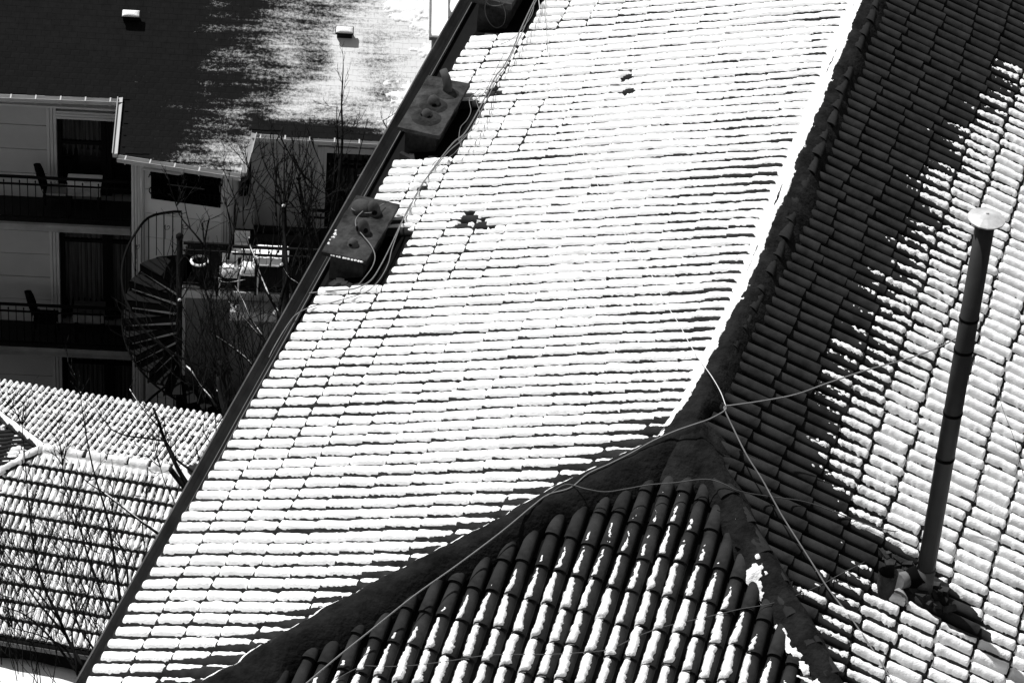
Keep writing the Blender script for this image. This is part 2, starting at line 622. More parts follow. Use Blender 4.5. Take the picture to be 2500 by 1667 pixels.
# ridge tiles half sunk in the mortar
rv, rf = barrel_proto(L=0.44, r0=0.085, r1=0.105, th=0.016, seg=8, squash=0.62)
RT = mesh_np('ridge_tile', rv, rf, material('ridge clay', 0.018, 0.9, 0.4, 6, 0.5, 40, 0.15), True)


def ridge_tiles(path, s0, s1, step, lift, off=0.0):
    P = np.array(path, float)
    seg = np.linalg.norm(np.diff(P, axis=0), axis=1); s = np.concatenate([[0], np.cumsum(seg)])
    t = s0
    while t < min(s1, s[-1] - 0.5):
        p = np.array([np.interp(t, s, P[:, 0]), np.interp(t, s, P[:, 1])])
        q = np.array([np.interp(t + .4, s, P[:, 0]), np.interp(t + .4, s, P[:, 1])])
        a = np.array([*p, float(roof_z(*p)) + lift + rnd.uniform(-.008, .006)])
        b = np.array([*q, float(roof_z(*q)) + lift + rnd.uniform(-.008, .006)])
        Y = b - a; Y /= np.linalg.norm(Y)
        X = np.cross(Y, [0, 0, 1.]); X /= np.linalg.norm(X); Z = np.cross(X, Y)
        yw = rnd.uniform(-.06, .06)
        X2 = X * math.cos(yw) + Y * math.sin(yw); Y2 = np.cross(Z, X2)
        m = np.eye(4); m[:3, 0] = X2; m[:3, 1] = Y2; m[:3, 2] = Z; m[:3, 3] = a + X * (off + rnd.uniform(-.015, .015))
        o = link('ridge_tile', RT, HOUSE); o.matrix_parent_inverse = HINV; o.matrix_basis = Matrix(m.tolist())
        t += step


ridge_tiles(ridge_path, 0.3, 12.2, 0.36, 0.072, -0.05)
ridge_tiles(hipL_path, 0.7, 7, 0.37, 0.075)
ridge_tiles(hipR_path, 0.55, 7, 0.37, 0.092)


# ------------------------------------------------------------------ snow on barrel tiles
def tile_coords(a, t, tmax_of_a, seed):
    """row index, u across the barrel (-1..1 inside), v along the tile (0 top, 1 low end), j"""
    i = np.floor(a / PITCH)
    a0 = (i + 0.5) * PITCH + row_wobble(i, t, seed)
    u = (a - a0) / 0.075
    j = np.floor((tmax_of_a - t) / TL)
    for _ in range(2):
        tend = tmax_of_a - j * TL + joint_phase(i, j, seed)
        j = np.where(t > tend, j - 1, j)
        tend2 = tmax_of_a - (j + 1) * TL + joint_phase(i, j + 1, seed)
        j = np.where(t <= tend2, j + 1, j)
    tend = tmax_of_a - j * TL + joint_phase(i, j, seed)
    tbeg = tmax_of_a - (j + 1) * TL + joint_phase(i, j + 1, seed)
    v = (t - tbeg) / np.maximum(tend - tbeg, 0.05)
    return i, u, np.clip(v, -0.5, 1.3), j


def snow_sheet(name, S, a_rng, t_rng, da, dt, tmaxf, seed, params, label, thin=1.0):
    a = np.arange(a_rng[0], a_rng[1], da); t = np.arange(t_rng[0], t_rng[1], dt)
    A, T = np.meshgrid(a, t, indexing='ij')
    tm = np.array([tmaxf(x) if tmaxf(x) is not None else 0 for x in (np.floor(a / PITCH) + 0.5) * PITCH])[:, None] + 0 * T
    i, u, v, j = tile_coords(A, T, tm, seed)
    vc = np.clip(v, 0, 1)
    R = 0.064 + 0.013 * vc if S is not SW else .070 + .007 * vc
    lift = 0.022 * vc if S is not SW else .006 + .010 * vc
    ww = R / 0.075
    ub = np.clip(1 - (u / ww) ** 2, 0, 1)
    tile_h = np.where(np.abs(u) < ww, 0.02 + lift + 0.86 * R * np.sqrt(ub), 0.0)
    tile_h = np.maximum(tile_h, 0.004)
    pr = params(A, T, u, v, i, j, tm)
    shift, ws, th, q, fill, jd, amp = (pr[k] for k in ('shift', 'ws', 'th', 'q', 'fill', 'jd', 'amp'))
    n1 = fbm(A * 38, T * 30, seed + 70, 3)
    n2 = fbm(A * 9, T * 7, seed + 80, 2)
    n3 = rowrand(i * 37 + j * 11, seed + 12)
    uu = (u - shift + pr.get('rag', .14) * fbm(A * 4 + i * 3, T * 34, seed + 90, 3)) / (ws * (1 + pr.get('var', .10) * (n3 + n2)))
    prof = np.clip(1 - np.abs(uu) ** q, 0, 1) ** 0.5
    lk = pr.get('liftk', 1.0)
    sh = 0.02 + (.013 + lk * (lift - .013)) + (0.86 * 0.072 + th * (1 + 0.25 * n2)) * prof
    sh = np.where(np.abs(uu) >= 0.995, -0.04, sh)
    # rounded ends at the joints
    e0 = sstep(v, 0.0, 0.07) * (1 - sstep(v, 0.92, 1.0))
    sh = sh - jd * (1 - e0) * 0.085
    sh = np.maximum(sh, fill + 0.010 * n1 + 0.012 * n2)
    sh = sh + amp * n1
    end = T > tm + joint_phase(i, 0 * i, seed) - 0.004
    sh = np.where(end, -0.05, sh)
    sh = np.where(pr['cov'] > 0, sh, -0.05)
    keep = sh > tile_h - 0.002
    hh = np.where(keep, sh, np.maximum(tile_h - 0.012, -0.02))
    hh = np.where(end, sh * 0 + 0.0, hh)
    V = S.P(A, T, hh + und(A, T, seed))
    o = grid_mesh(name, V, MAT['snow'], None, keep=keep)
    tag(o, label, 'snow', None, 'stuff')
    return o


def params_W(A, T, u, v, i, j, tm):
    up = sstep(A, -1.0, 6.0)                                  # farther north the snow joins up
    n = fbm(A * 1.1, T * 0.9, 501, 2)
    hipd = np.where(A < 0, T - (-A) * KL * CW - 0.2, T - 0.2 + 0 * A)      # distance from the ridge or hip
    near_hip = np.where(A < 0.3, 1 - sstep(hipd, 0.05, 0.75), 0)
    near_ridge = np.where(A >= 0.3, 1 - sstep(hipd, 0.1, 1.7), 0)
    patch = fbm(A * 9, T * 5, 511, 3)
    th = 0.034 + 0.012 * n - near_hip * (0.035 + 0.03 * patch) - 0.010 * near_ridge * (patch > 0.1)
    gap = 0.5 + 0.5 * vnoise(A * 2.2, T * 1.1, 520)
    gp = sstep(gap + .25 * rowrand(i, 533), .35, .8)
    us = -0.64 - 0.05 * up + 0.04 * rowrand(i, 531) + 0.06 * vnoise(T * .9, i * 3.1, 532) + 0.42 * near_ridge * gp + 0.30 * near_hip
    rim = np.where(A > 0.3, 1 - sstep(T + .03 * n + .035 * fbm(A * 14, T * 8, 537, 2), 0.11, 0.21), 0) * sstep(A, .3, 1.5)
    us = us - 1.2 * rim
    ws = (1.18 - us) / 2
    shift = (1.18 + us) / 2
    fill = -0.035 + 0.02 * up * sstep(T, 0.8, 2.0) * (1 - 0.7 * near_ridge) + 0.012 * n + 0.15 * rim
    e = tm - T                                                # distance from the eave
    jd = 0.60 * (1 - sstep(e, 0.7, 1.9 - .5 * up)) + 0.05 + 0.20 * (1 - up) * (rowrand(i * 3 + j * 17, 530) > .1)
    jd = np.where(near_hip > 0.3, 0.6, jd) * (1 - .5 * near_ridge) * (1 - rim)
    amp = 0.003 + 0.010 * near_hip
    cov = np.ones_like(A)
    # the few bare patches
    for (x, y, ra, rt) in ((1148, 537, .17, .13), (1178, 550, .15, .10), (1152, 518, .07, .06), (1192, 560, .07, .15), (1133, 552, .06, .1), (1536, 192, .14, .09), (1538, 226, .13, .12), (1283, 231, .07, .10), (1204, 229, .11, .12), (1038, 460, .12, .09), (1216, 227, .06, .1), (1420, 270, .04, .16)):
        w = on_plane(x, y, (0, 0, H + .09), SW.N)
        da_, dt_ = (A - w[1]) / ra, (T + w[0] * CW) / rt
        cov = np.where(da_ ** 2 + dt_ ** 2 + 0.9 * fbm(A * 22, T * 16, 540, 3) < 0.75, 0, cov)
    # bare, melted courses just uphill of the two chimneys
    for y0, x1 in ((4.40, -4.28), (4.60, -4.42), (7.44, -4.35), (7.60, -4.5)):
        cov = np.where((np.abs(A - y0) < 0.075) & (T > -x1 * CW + 0.06 * vnoise(A * 30, T * 9, 7)) & (u < 0.35 + 0.2 * n), 0, cov)
    return dict(shift=shift, ws=ws, th=th, q=3.2, fill=fill, jd=jd, amp=amp, cov=cov, rag=.16, var=.012, liftk=1.0)


snow_sheet('snow_cover', SW, (-5.1, 12.6), (0.07, EAVE_T + 0.03), 0.0125, 0.024, tmaxW, 100,
           lambda A, T, u, v, i, j, tm: (lambda p: dict(p, cov=np.where(T > np.where(A < 0, -A * KL * CW + 0.14, np.where(A < .35, .2, .06)), p['cov'], 0)))(params_W(A, T, u, v, i, j, tm)),
           'thick sunlit snow lying over the long left slope of the tiled roof')

ES = np.array([(-5.2, 2.35), (-1.95, 1.62), (-1.56, 1.50), (-1.18, 1.52), (-0.48, 1.60), (0.0, 1.28), (0.55, 1.05), (1.34, 1.02), (2.13, 1.0),
               (3.39, 1.03), (4.86, 1.25), (5.91, 1.27), (7.2, 1.35), (8.75, 1.55), (10.73, 1.92), (12.6, 2.3)])


def params_E(A, T, u, v, i, j, tm):
    edge = np.interp(A, ES[:, 0], ES[:, 1]) * CW
    d = T - edge + 0.22 * fbm(A * 2.5, T * 1.2, 601, 2) + 0.20 * rowrand(i, 603) + 0.08 * rowrand(i * 13 + j * 5, 604)
    # the flue's warm foot has melted the snow round it
    fx, fy = FLUE[0] - 0.18, FLUE[1] + 0.02
    X = T / CW
    r = np.hypot((X - fx - 0.06) / 0.72, (A - fy + 0.25 * (X - fx)) / 0.27)
    melt = 1 - sstep(r + 0.10 * fbm(A * 9, T * 9, 605, 2), 0.85, 1.25)
    c = sstep(d, -0.40, 0.75)
    th = -0.055 + 0.088 * c - 0.25 * melt + 0.006 * fbm(A * 2, T * 2, 607, 2)
    ws = 0.52 + 0.36 * sstep(d, 0.0, 1.3)
    amp = 0.034 * (1 - sstep(d, 0.1, 1.0)) + 0.004
    jd = 0.95 - .25 * sstep(d, 1.2, 2.4)
    fill = -0.05 + 0 * A
    return dict(shift=0.06 + 0 * A, ws=ws, th=th, q=2.8, fill=fill, jd=jd, amp=amp, rag=.10 + .10 * (1 - sstep(d, .3, 1.1)), var=.05, cov=np.where((d > -0.55) & (melt < 0.9), 1, 0))


FLUE = on_plane(2250, 1450, (0, 0, H), SE.N)
snow_sheet('snow_cover', SE, (-5.1, 12.6), (0.8, EAVE_T + 0.1), 0.0115, 0.02, tmaxE, 200, params_E,
           'grainy snow pillows on the right slope of the tiled roof, thinning towards the ridge')


def params_S(A, T, u, v, i, j, tm):
    hd = T - (np.abs(A) / np.where(A < 0, KL, KR)) * CS - 0.3
    c = sstep(T + 0.25 * rowrand(i, 701) + np.where(A > 0, 0.25, -0.2), 0.6, 2.7) * sstep(hd, 0.05, 1.1)
    c2 = sstep(hd, 0.05, 0.4)
    w = 0.28 + 0.46 * c + 0.16 * (v - 0.4) + 0.05 * rowrand(i * 7 + j * 13, 703)
    ws = np.clip(w, 0.12, 0.8)
    ledge = -0.55 - 0.45 * sstep(c, 0.0, 0.7)
    ws = ws * 0.92
    shift = ledge + ws
    th = -0.006 + 0.034 * c + 0.016 * (v - 0.5) - 0.05 * (1 - c2)
    amp = 0.008 + 0.004 * (1 - c)
    return dict(rag=.24, shift=shift, ws=ws, th=th, q=2.6, fill=-0.03 + 0.03 * sstep(fbm(A * 3, T * 2, 705, 2), 0.1, 0.4) * sstep(u, -1.7, -1.25) * 0 + 0 * A,
                jd=0.6 + 0 * A, amp=amp, cov=np.where(c2 > 0.02, 1, 0))


snow_sheet('snow_cover', SS, (-4.9, 4.4), (0.5, 5.6), 0.0105, 0.016, tmaxS, 300, params_S,
           'strips of snow left on the left sides of the barrel tiles of the hipped end')


# snow on the mounds
def mound_snow(k, thf, label):
    PX, PY, hg, Q, S_, sd = MOUNDS[k]
    # denser resample
    from_n, m = PX.shape
    fi = np.linspace(0, from_n - 1, from_n * 2); fj = np.linspace(0, m - 1, m * 2)
    def rs(Z):
        Z1 = np.stack([np.interp(fj, np.arange(m), r) for r in Z])
        return np.stack([np.interp(fi, np.arange(from_n), c) for c in Z1.T]).T
    PX, PY, hg, Q, S_ = map(rs, (PX, PY, hg, Q, S_))
    th = thf(PX, PY, Q, S_)
    keep = th > 0
    V = np.stack([PX, PY, roof_z(PX, PY) + hg + np.where(keep, th, -0.01)], -1)
    return tag(grid_mesh('snow_cover', V, MAT['snow'], None, keep=keep), label, 'snow', None, 'stuff')


mound_snow(0, lambda X, Y, Q, S: 0.035 * sstep(Q, 0.18, 0.5) - 0.012 + 0.018 * fbm(X * 11, Y * 11, 31, 3) + 0.006 * fbm(X * 50, Y * 50, 33, 2)
           - 0.05 * (Q < 0.1) - 0.02 * sstep(-Y, -1.2, 0.2) * (fbm(X * 12, Y * 12, 35) < .2),
           'smooth snow bank along the sunny side of the ridge mortar')
mound_snow(1, lambda X, Y, Q, S: 0.03 * sstep(Q, 0.62, 0.9) - 0.012 + 0.012 * fbm(X * 16, Y * 16, 41, 3) - 0.05 * (Q < 0.5),
           'thin snow edge beside the mortar of the left hip')
mound_snow(2, lambda X, Y, Q, S: (0.055 * sstep(Q, 0.3, 0.95) * sstep(-Y, 0.8, 1.9) - 0.040 + 0.12 * fbm(X * 4.5, Y * 4.5, 47, 4) + 0.012 * fbm(X * 40, Y * 40, 48, 2)) - 0.06 * (Q < 0.2) - .1 * sstep(Y, -.95, -.75),
           'patchy snow clumps clinging beside the mortar of the right hip')
#PART2
# ================================================================== things on the near roof
def on_roof(x, y, h=0.0):
    """point seen at (x, y) lying h above the roof of the near house"""
    d = ray(x, y)
    lo, hi = 20.0, 60.0
    f = lambda t: (CAM + d * t)[2] - float(roof_z(*(CAM + d * t)[:2])) - h
    ts = np.linspace(20, 60, 200); v = [f(t) for t in ts]
    for k in range(199):
        if v[k] > 0 >= v[k + 1]:
            lo, hi = ts[k], ts[k + 1]; break
    for _ in range(30):
        m = (lo + hi) / 2
        if f(m) > 0: lo = m
        else: hi = m
    return CAM + d * lo


def at(x, y, dist):
    return CAM + ray(x, y) * dist


def rough_box(name, x0, x1, y0, y1, z0, z1, mat, parent, seed, n=10, amp=0.012, jag=0.0):
    """box with lumpy faces"""
    bmv = []; fs = []
    cx, cy, cz = (x0 + x1) / 2, (y0 + y1) / 2, (z0 + z1) / 2
    P = []
    def face(o, e, f, k, l):
        base = len(P)
        for i in range(k + 1):
            for j in range(l + 1):
                P.append(np.array(o) + np.array(e) * i / k + np.array(f) * j / l)
        for i in range(k):
            for j in range(l):
                a = base + i * (l + 1) + j
                fs.append((a, a + l + 1, a + l + 2, a + 1))
    dx, dy, dz = x1 - x0, y1 - y0, z1 - z0
    kz = max(2, int(n * dz / max(dx, dy)))
    face((x0, y0, z1), (dx, 0, 0), (0, dy, 0), n, n)
    face((x0, y0, z0), (dx, 0, 0), (0, 0, dz), n, kz)
    face((x1, y0, z0), (0, dy, 0), (0, 0, dz), n, kz)
    face((x1, y1, z0), (-dx, 0, 0), (0, 0, dz), n, kz)
    face((x0, y1, z0), (0, -dy, 0), (0, 0, dz), n, kz)
    face((x0, y1, z0), (dx, 0, 0), (0, -dy, 0), n, n)
    P = np.array(P)
    d = P - np.array([cx, cy, cz])
    nn = fbm(P[:, 0] * 5 + P[:, 2] * 7, P[:, 1] * 5 - P[:, 2] * 3, seed, 3)
    L = np.linalg.norm(d, axis=1, keepdims=True)
    P = P + d / L * (nn * amp)[:, None]
    me = mesh_np(name, P, np.array(fs), mat, False)
    o = link(name, me, parent)
    o.matrix_parent_inverse = parent.matrix_basis.inverted()
    return o


def dome_pot(parent, c, r, h, holes, lean=(0, 0, 1)):
    m = MB()
    m.lathe([(r * 1.12, 0), (r * 1.05, h * .12), (r * .9, h * .5), (r * .82, h * .62), (r * .62, h * .82), (r * .32, h * .95), (0.004, h)], c, 16, lean)
    o = m.build('chimney_pot', MAT['pot'], parent)
    for ang in holes:
        d = np.array([math.sin(ang), -math.cos(ang), 0])
        q = MB(); p = np.array(c) + d * (r * 0.80) + np.array([0, 0, h * .33])
        e1 = np.cross(d, [0, 0, 1])
        q.prism([p + e1 * (math.cos(k * math.pi / 4) * r * .38) + np.array([0, 0, math.sin(k * math.pi / 4) * h * .2]) for k in range(8)], d * r * 0.22)
        k = q.build('smoke_hole', MAT['soot'], o)
    return o


def chimney(y0, y1, zs, zb, seed, thick=0.05):
    body = rough_box('chimney', -5.02, -4.62, y0 + .09, y1 - .09, zb, zs - thick - .002, MAT['chim'], HOUSE, seed, 10, 0.02)
    rough_box('chimney_slab', -5.10, -4.555, y0, y1, zs - thick, zs, MAT['chim'], body, seed + 3, 12, 0.016)
    # dark flashing tray in the gap between chimney and the cut back courses
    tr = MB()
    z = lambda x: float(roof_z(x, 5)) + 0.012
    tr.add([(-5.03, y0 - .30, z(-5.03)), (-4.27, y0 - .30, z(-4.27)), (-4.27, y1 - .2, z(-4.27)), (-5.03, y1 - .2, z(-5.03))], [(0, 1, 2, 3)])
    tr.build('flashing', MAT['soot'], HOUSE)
    for k in range(5):                                # rubble of broken tile and mortar in the tray
        q = MB()
        q.box((rnd.uniform(-4.95, -4.35), y0 - rnd.uniform(.08, .26), z(-4.7) + .03), (rnd.uniform(.06, .16), rnd.uniform(.05, .1), .07),
              (math.cos(k), math.sin(k), .2), (-math.sin(k), math.cos(k), 0.1), (0, 0, 1))
        q.build('rubble', MAT['chim'], HOUSE)
    return body


ch3 = chimney(3.42, 4.68, 17.76, 16.9, 201)
ch2 = chimney(6.27, 7.56, 17.76, 16.9, 211)
ch1 = chimney(9.42, 10.9, 17.90, 16.9, 221, 0.09)
for y0, a, b in ((3.42, 3.0, 4.9), (6.27, 0, 0)):
    if a:
        for k in range(11):
            y = y0 + .02; x = -4.98 + .036 * k + rnd.uniform(-.01, .01)
            q = MB(); q.lathe([(0.02, 0), (rnd.uniform(.012, .02), .012), (0.003, .016)], (x, y - .012, 17.735), 6)
            q.build('icicle', MAT['snow'], ch3)
for k in range(10):                                   # crumbs of snow along the gutter side of the nearest slab
    y = rnd.uniform(3.5, 4.6) if k > 9 else rnd.uniform(3.5, 3.9); q = MB(); q.lathe([(rnd.uniform(.01, .024), 0), (.012, .012), (.002, .016)], (-5.085 + rnd.uniform(0, .03), y, 17.757), 6)
    q.build('icicle', MAT['snow'], ch3).name = 'snow_crumb'
def slab_pt(x, y, z=17.76): return on_plane(x, y, (0, 0, z), (0, 0, 1))
p = slab_pt(911, 520); dome_pot(ch3, p, .085, .17, [0.5, -1.2])
p = slab_pt(886, 566); dome_pot(ch3, p, .078, .18, [-0.95, 0.75])
p = slab_pt(862, 598); dome_pot(ch3, p, .062, .09, [-0.25])
q = MB(); q.lathe([(.13, 0), (.125, .05), (.10, .10), (.04, .12), (.004, .12)], slab_pt(882, 514), 18); q.build('chimney_pot', MAT['pot'], ch3)
p = slab_pt(1041, 288); dome_pot(ch2, p, .072, .13, [-0.95, 0.75])
q = MB(); q.lathe([(.19, 0), (.15, .03), (.08, .045), (.004, .05)], p, 18); q.build('mortar_collar', MAT['chim'], ch2)
p = slab_pt(1058, 258); dome_pot(ch2, p, .085, .15, [0.4])
q = MB(); q.lathe([(.18, 0), (.14, .03), (.08, .045), (.004, .05)], p, 18); q.build('mortar_collar', MAT['chim'], ch2)
p = slab_pt(1092, 228)
q = MB(); q.tube([p, p + [0, 0, .12], p + [-.04, .04, .2], p + [-.10, .10, .26]], [.06, .06, .055, .05], 12)
q.build('chimney_pot', MAT['pot'], ch2)
q = MB(); q.lathe([(.15, 0), (.12, .03), (.06, .045), (.004, .05)], p, 18); q.build('mortar_collar', MAT['chim'], ch2)

# ---- tall flue pipe on the right slope
PB = on_roof(2250, 1452, 0.0)
LEAN = np.array([-0.020, 0.0, 1.0]); LEAN /= np.linalg.norm(LEAN)
pipe = MB()
pipe.tube([PB + LEAN * .30, PB + LEAN * 4.50], .090, 20)
PIPE = pipe.build('flue_pipe', MAT['pipe'], HOUSE)
for hgt in (3.05, 3.42, 1.75, 2.3):
    q = MB(); q.tube([PB + LEAN * hgt, PB + LEAN * (hgt + .03)], .0955, 20); q.build('pipe_joint', MAT['soot'], PIPE)
q = MB(); q.tube([PB + LEAN * -.05, PB + LEAN * .36], [.098, .098], 18); q.build('pipe_sleeve', MAT['gutter'], PIPE)
# conical rain cap
q = MB(); c = PB + LEAN * 4.56
q.lathe([(.176, -.012), (.175, 0), (.10, .030), (.014, .052), (.012, .062), (.002, .064)], c, 14); q.lathe([(.174, -.012), (.01, .015)], c, 14)
CAP = q.build('rain_cap', MAT['tin'], PIPE)
for f in CAP.data.polygons: f.use_smooth = False
q = MB()
for k in range(3):
    a = 2.1 * k; d = np.array([math.cos(a), math.sin(a), 0])
    q.tube([c + d * .085 - LEAN * .12, c + d * .10 + LEAN * .01], .006, 5)
q.build('cap_bracket', MAT['pipe'], PIPE)
# elbow, stubs and rag-wrapped joints at the foot
q = MB(); q.tube([PB + [-.02, -.02, .30], PB + [-.10, -.01, .22], PB + [-.16, .0, .12]], [.10, .11, .105], 14); q.build('pipe_elbow', MAT['soot'], PIPE)
E1 = on_roof(2190, 1440, .10)
q = MB(); q.tube([PB + [-.14, .02, .16], E1 + [-.02, .03, .08]], [.085, .085], 14); q.build('pipe_stub', MAT['rag'], PIPE)
q = MB(); e = on_roof(2157, 1462, 0.0); q.tube([e, e + [.0, .02, .34]], [.085, .10], 14, cap=False)
q.tube([e + [0, 0, .01], e + [0, .01, .20]], [.07, .08], 10); q.build('pipe_stub', MAT['chim'], PIPE)
q = MB(); e2 = on_roof(2200, 1474, .05); q.tube([e2 + [-.06, .10, .06], e2 + [.0, .0, .05], e2 + [.015, -.04, .04]], [.058, .064, .045], 12)
q.build('pipe_wrap', material('pale foil wrap', .22, .6, .25, 9, .6, 30, .3), PIPE)
for k in range(26):
    a_ = rnd.uniform(0, 6.28); r_ = rnd.uniform(.12, .42)
    x_, y_ = PB[0] - .05 + r_ * math.cos(a_), PB[1] + .45 * r_ * math.sin(a_) - .12 * math.cos(a_)
    q = MB(); q.box((x_, y_, float(roof_z(x_, y_)) + .10 + rnd.uniform(0, .03)), (rnd.uniform(.05, .14), rnd.uniform(.04, .08), rnd.uniform(.03, .07)),
          (math.cos(k), math.sin(k), .25), (-math.sin(k), math.cos(k), .1), (-.2, 0.1, 1))
    q.build('rubble', MAT['chim'], HOUSE)
# mortar pad
ax_, ay_ = np.meshgrid(np.linspace(-.42, .30, 30), np.linspace(-.22, .20, 24))
px_ = PB[0] - .06 + ax_; py_ = PB[1] - .02 + ay_ - ax_ * .15
rr = np.hypot(ax_ + .06, ay_ * 1.7) / .36
hh = .11 * (1 - rr ** 2.5) + .02 * fbm(px_ * 9, py_ * 9, 91, 3) + .025
grid_mesh('mortar_pad', np.stack([px_, py_, roof_z(px_, py_) + hh], -1), material('grey pad mortar', .05, .95, .5, 9, .9, 30, .1, dist=.012), HOUSE, keep=rr < 1.1)


# ---- cables
def cable(pts, r, label, mat='cable', group=None, cat='cable', n=5):
    P = [on_roof(x, y, h) if len(t) == 0 else at(x, y, t[0]) for (x, y, h, *t) in pts]
    m = MB(); m.tube(catmull(P, n), r, 6)
    o = m.build('cable', MAT[mat], None)
    return tag(o, label, cat, group)


def zz(L, h): return [(x * 1.063, y * 1.063, hh) for (x, y), hh in zip(L, h)]


JX = (1667, 932)
cable(zz([JX, (1655, 900), (1635, 865), (1610, 830), (1585, 792), (1560, 745), (1525, 690), (1490, 620), (1430, 530), (1370, 420), (1330, 330), (1300, 240), (1265, 150), (1245, 60), (1235, -20)],
         [.42, .36, .28, .20, .125, .125, .125, .125, .125, .125, .125, .125, .125, .13, .13]), .0042, 'thin pale wire running up the white slope from the wire knot over the ridge', 'wire_white')
cable(zz([JX, (1700, 928), (1760, 919), (1830, 905), (1900, 880), (1990, 850), (2080, 825), (2150, 800), (2200, 775)],
         [.42, .5, .6, .75, .9, 1.15, 1.4, 1.6, 1.75]), .0075, 'pale cable sagging from the wire knot to the tall flue pipe')
cable(zz([JX, (1664, 940), (1685, 985), (1715, 1045), (1750, 1100), (1780, 1155), (1800, 1190), (1835, 1245), (1870, 1300), (1905, 1355), (1950, 1412), (1990, 1470), (2030, 1530), (2060, 1590)],
         [.42, .42, .38, .33, .28, .24, .21, .18, .15, .13, .13, .13, .13, .13]), .0085, 'pale cable running down the bare right slope from the wire knot to the bottom edge')
cable(zz([JX, (1664, 943), (1630, 962), (1590, 976), (1550, 990), (1500, 1012), (1450, 1040), (1400, 1065), (1350, 1088), (1310, 1120), (1260, 1135), (1225, 1160), (1150, 1222), (1050, 1297), (950, 1368), (850, 1448), (770, 1512), (690, 1580)],
         [.42, .42, .36, .30, .26, .24, .22, .21, .20, .20, .20, .22, .24, .25, .25, .24, .22, .2]), .0085, 'pale cable following the mortar of the left hip down from the wire knot')
cable(zz([(1225, 1160), (1260, 1136), (1300, 1112), (1345, 1122), (1390, 1129), (1440, 1122), (1490, 1113), (1550, 1108), (1620, 1100), (1660, 1110), (1700, 1128), (1770, 1140), (1850, 1152), (1930, 1180), (1990, 1203), (2050, 1219), (2095, 1219)],
         [.2, .2, .22, .25, .25, .25, .25, .25, .24, .22, .2, .17, .15, .14, .13, .13, .13]), .006, 'grey cable looping across the top of the hipped end to the right slope', 'cable_dark')
cable(zz([(770, 1560), (830, 1530), (880, 1530), (950, 1527), (1030, 1517), (1130, 1503), (1250, 1502), (1330, 1498), (1400, 1490), (1460, 1462), (1520, 1440), (1570, 1428), (1640, 1412), (1700, 1398), (1780, 1383), (1870, 1350), (1930, 1318), (1985, 1290)],
         [.12] * 18), .0042, 'thin dark cable lying across the snow-striped tiles of the hipped end', 'cable_dark')
C6 = lambda L: [(650 + x / 3.137, 350 + y / 3.137) for x, y in L]


def cable_px(L, h, r, label, mat='cable', group=None):
    return cable([(x, y, hh) for (x, y), hh in zip(L, h)], r, label, mat, group)


main = [(1318, -20), (1303, 5), (1270, 75), (1250, 125), (1228, 165), (1208, 190), (1172, 262), (1135, 325)] + C6([(1430, 0), (1280, 190), (1160, 370), (1100, 490), (1040, 600), (960, 770), (880, 930), (800, 1050), (690, 1108), (580, 1122), (480, 1130), (330, 1148)])
cable_px(main, [.25, .35, .3, .25, .2, .2, .35, .35, .3, .16, .16, .16, .16, .16, .15, .15, .15, .15, .12, .1], .0085, 'pale cable leading past all three chimneys and down to the gutter')
m2 = [(1322, -20), (1306, 8), (1275, 80), (1252, 128), (1232, 168), (1212, 196), (1176, 268), (1140, 330)] + C6([(1400, 60), (1270, 215), (1200, 300), (1150, 400), (1085, 500), (1010, 680), (960, 820), (935, 920), (870, 1040), (780, 1130), (690, 1165), (600, 1190), (480, 1225), (350, 1250), (230, 1310), (150, 1410), (60, 1560), (20, 1640)])
cable_px(m2, [.25, .35, .3, .25, .2, .2, .35, .35, .3] + [.16] * 9 + [.15, .15, .15, .15, .12, .1, .08, .06], .006, 'second thinner cable twisting beside the main one and slipping over the gutter')
m3 = C6([(905, 460), (870, 480), (860, 510), (800, 532), (720, 530), (665, 510), (650, 490)])
P = [slab_pt(x, y, 17.80 + .02 * (k % 2)) for k, (x, y) in enumerate(m3)]
q = MB(); q.tube(catmull(P, 5), .0055, 6); tag(q.build('cable', MAT['cable'], None), 'short cable looped round the clay pots of the nearest chimney', 'cable')
m4 = C6([(740, 520), (700, 560), (683, 600), (695, 650), (740, 705), (800, 780), (833, 860), (815, 940), (760, 1020), (690, 1100), (600, 1192)])
P = [slab_pt(x, y, z) for (x, y), z in zip(m4, [17.86, 17.84, 17.82, 17.80, 17.80, 17.80, 17.78, 17.74, 17.68, 17.55, 17.45])]
q = MB(); q.tube(catmull(P, 5), .0065, 6); tag(q.build('cable', MAT['cable'], None), 'pale cable snaking over the slab of the nearest chimney and down its front', 'cable')
C7 = lambda L: [(1000 + x / 6.72, y / 6.72) for x, y in L]
# coil hanging on the farthest chimney
P = [on_plane(x, y, (0, 9.38, 0), (0, 1, 0)) for x, y in C7([(1300, -20), (1250, 50), (1235, 160), (1260, 280), (1330, 400), (1430, 460), (1540, 400), (1572, 250), (1540, 120), (1480, 10), (1460, -60)])]
q = MB(); q.tube(catmull(P, 5), .005, 6); tag(q.build('cable', MAT['cable_dark'], None), 'grey cable coil hanging over the front of the farthest roof chimney', 'cable')
P = [on_plane(x, y, (0, 9.36, 0), (0, 1, 0)) for x, y in C7([(1240, -60), (1260, 40), (1330, 90), (1420, 100), (1520, 80), (1570, 20), (1560, -50)])]
q = MB(); q.tube(catmull(P, 5), .005, 6); tag(q.build('cable', MAT['cable_dark'], None), 'upper small grey cable loop on the farthest roof chimney', 'cable')
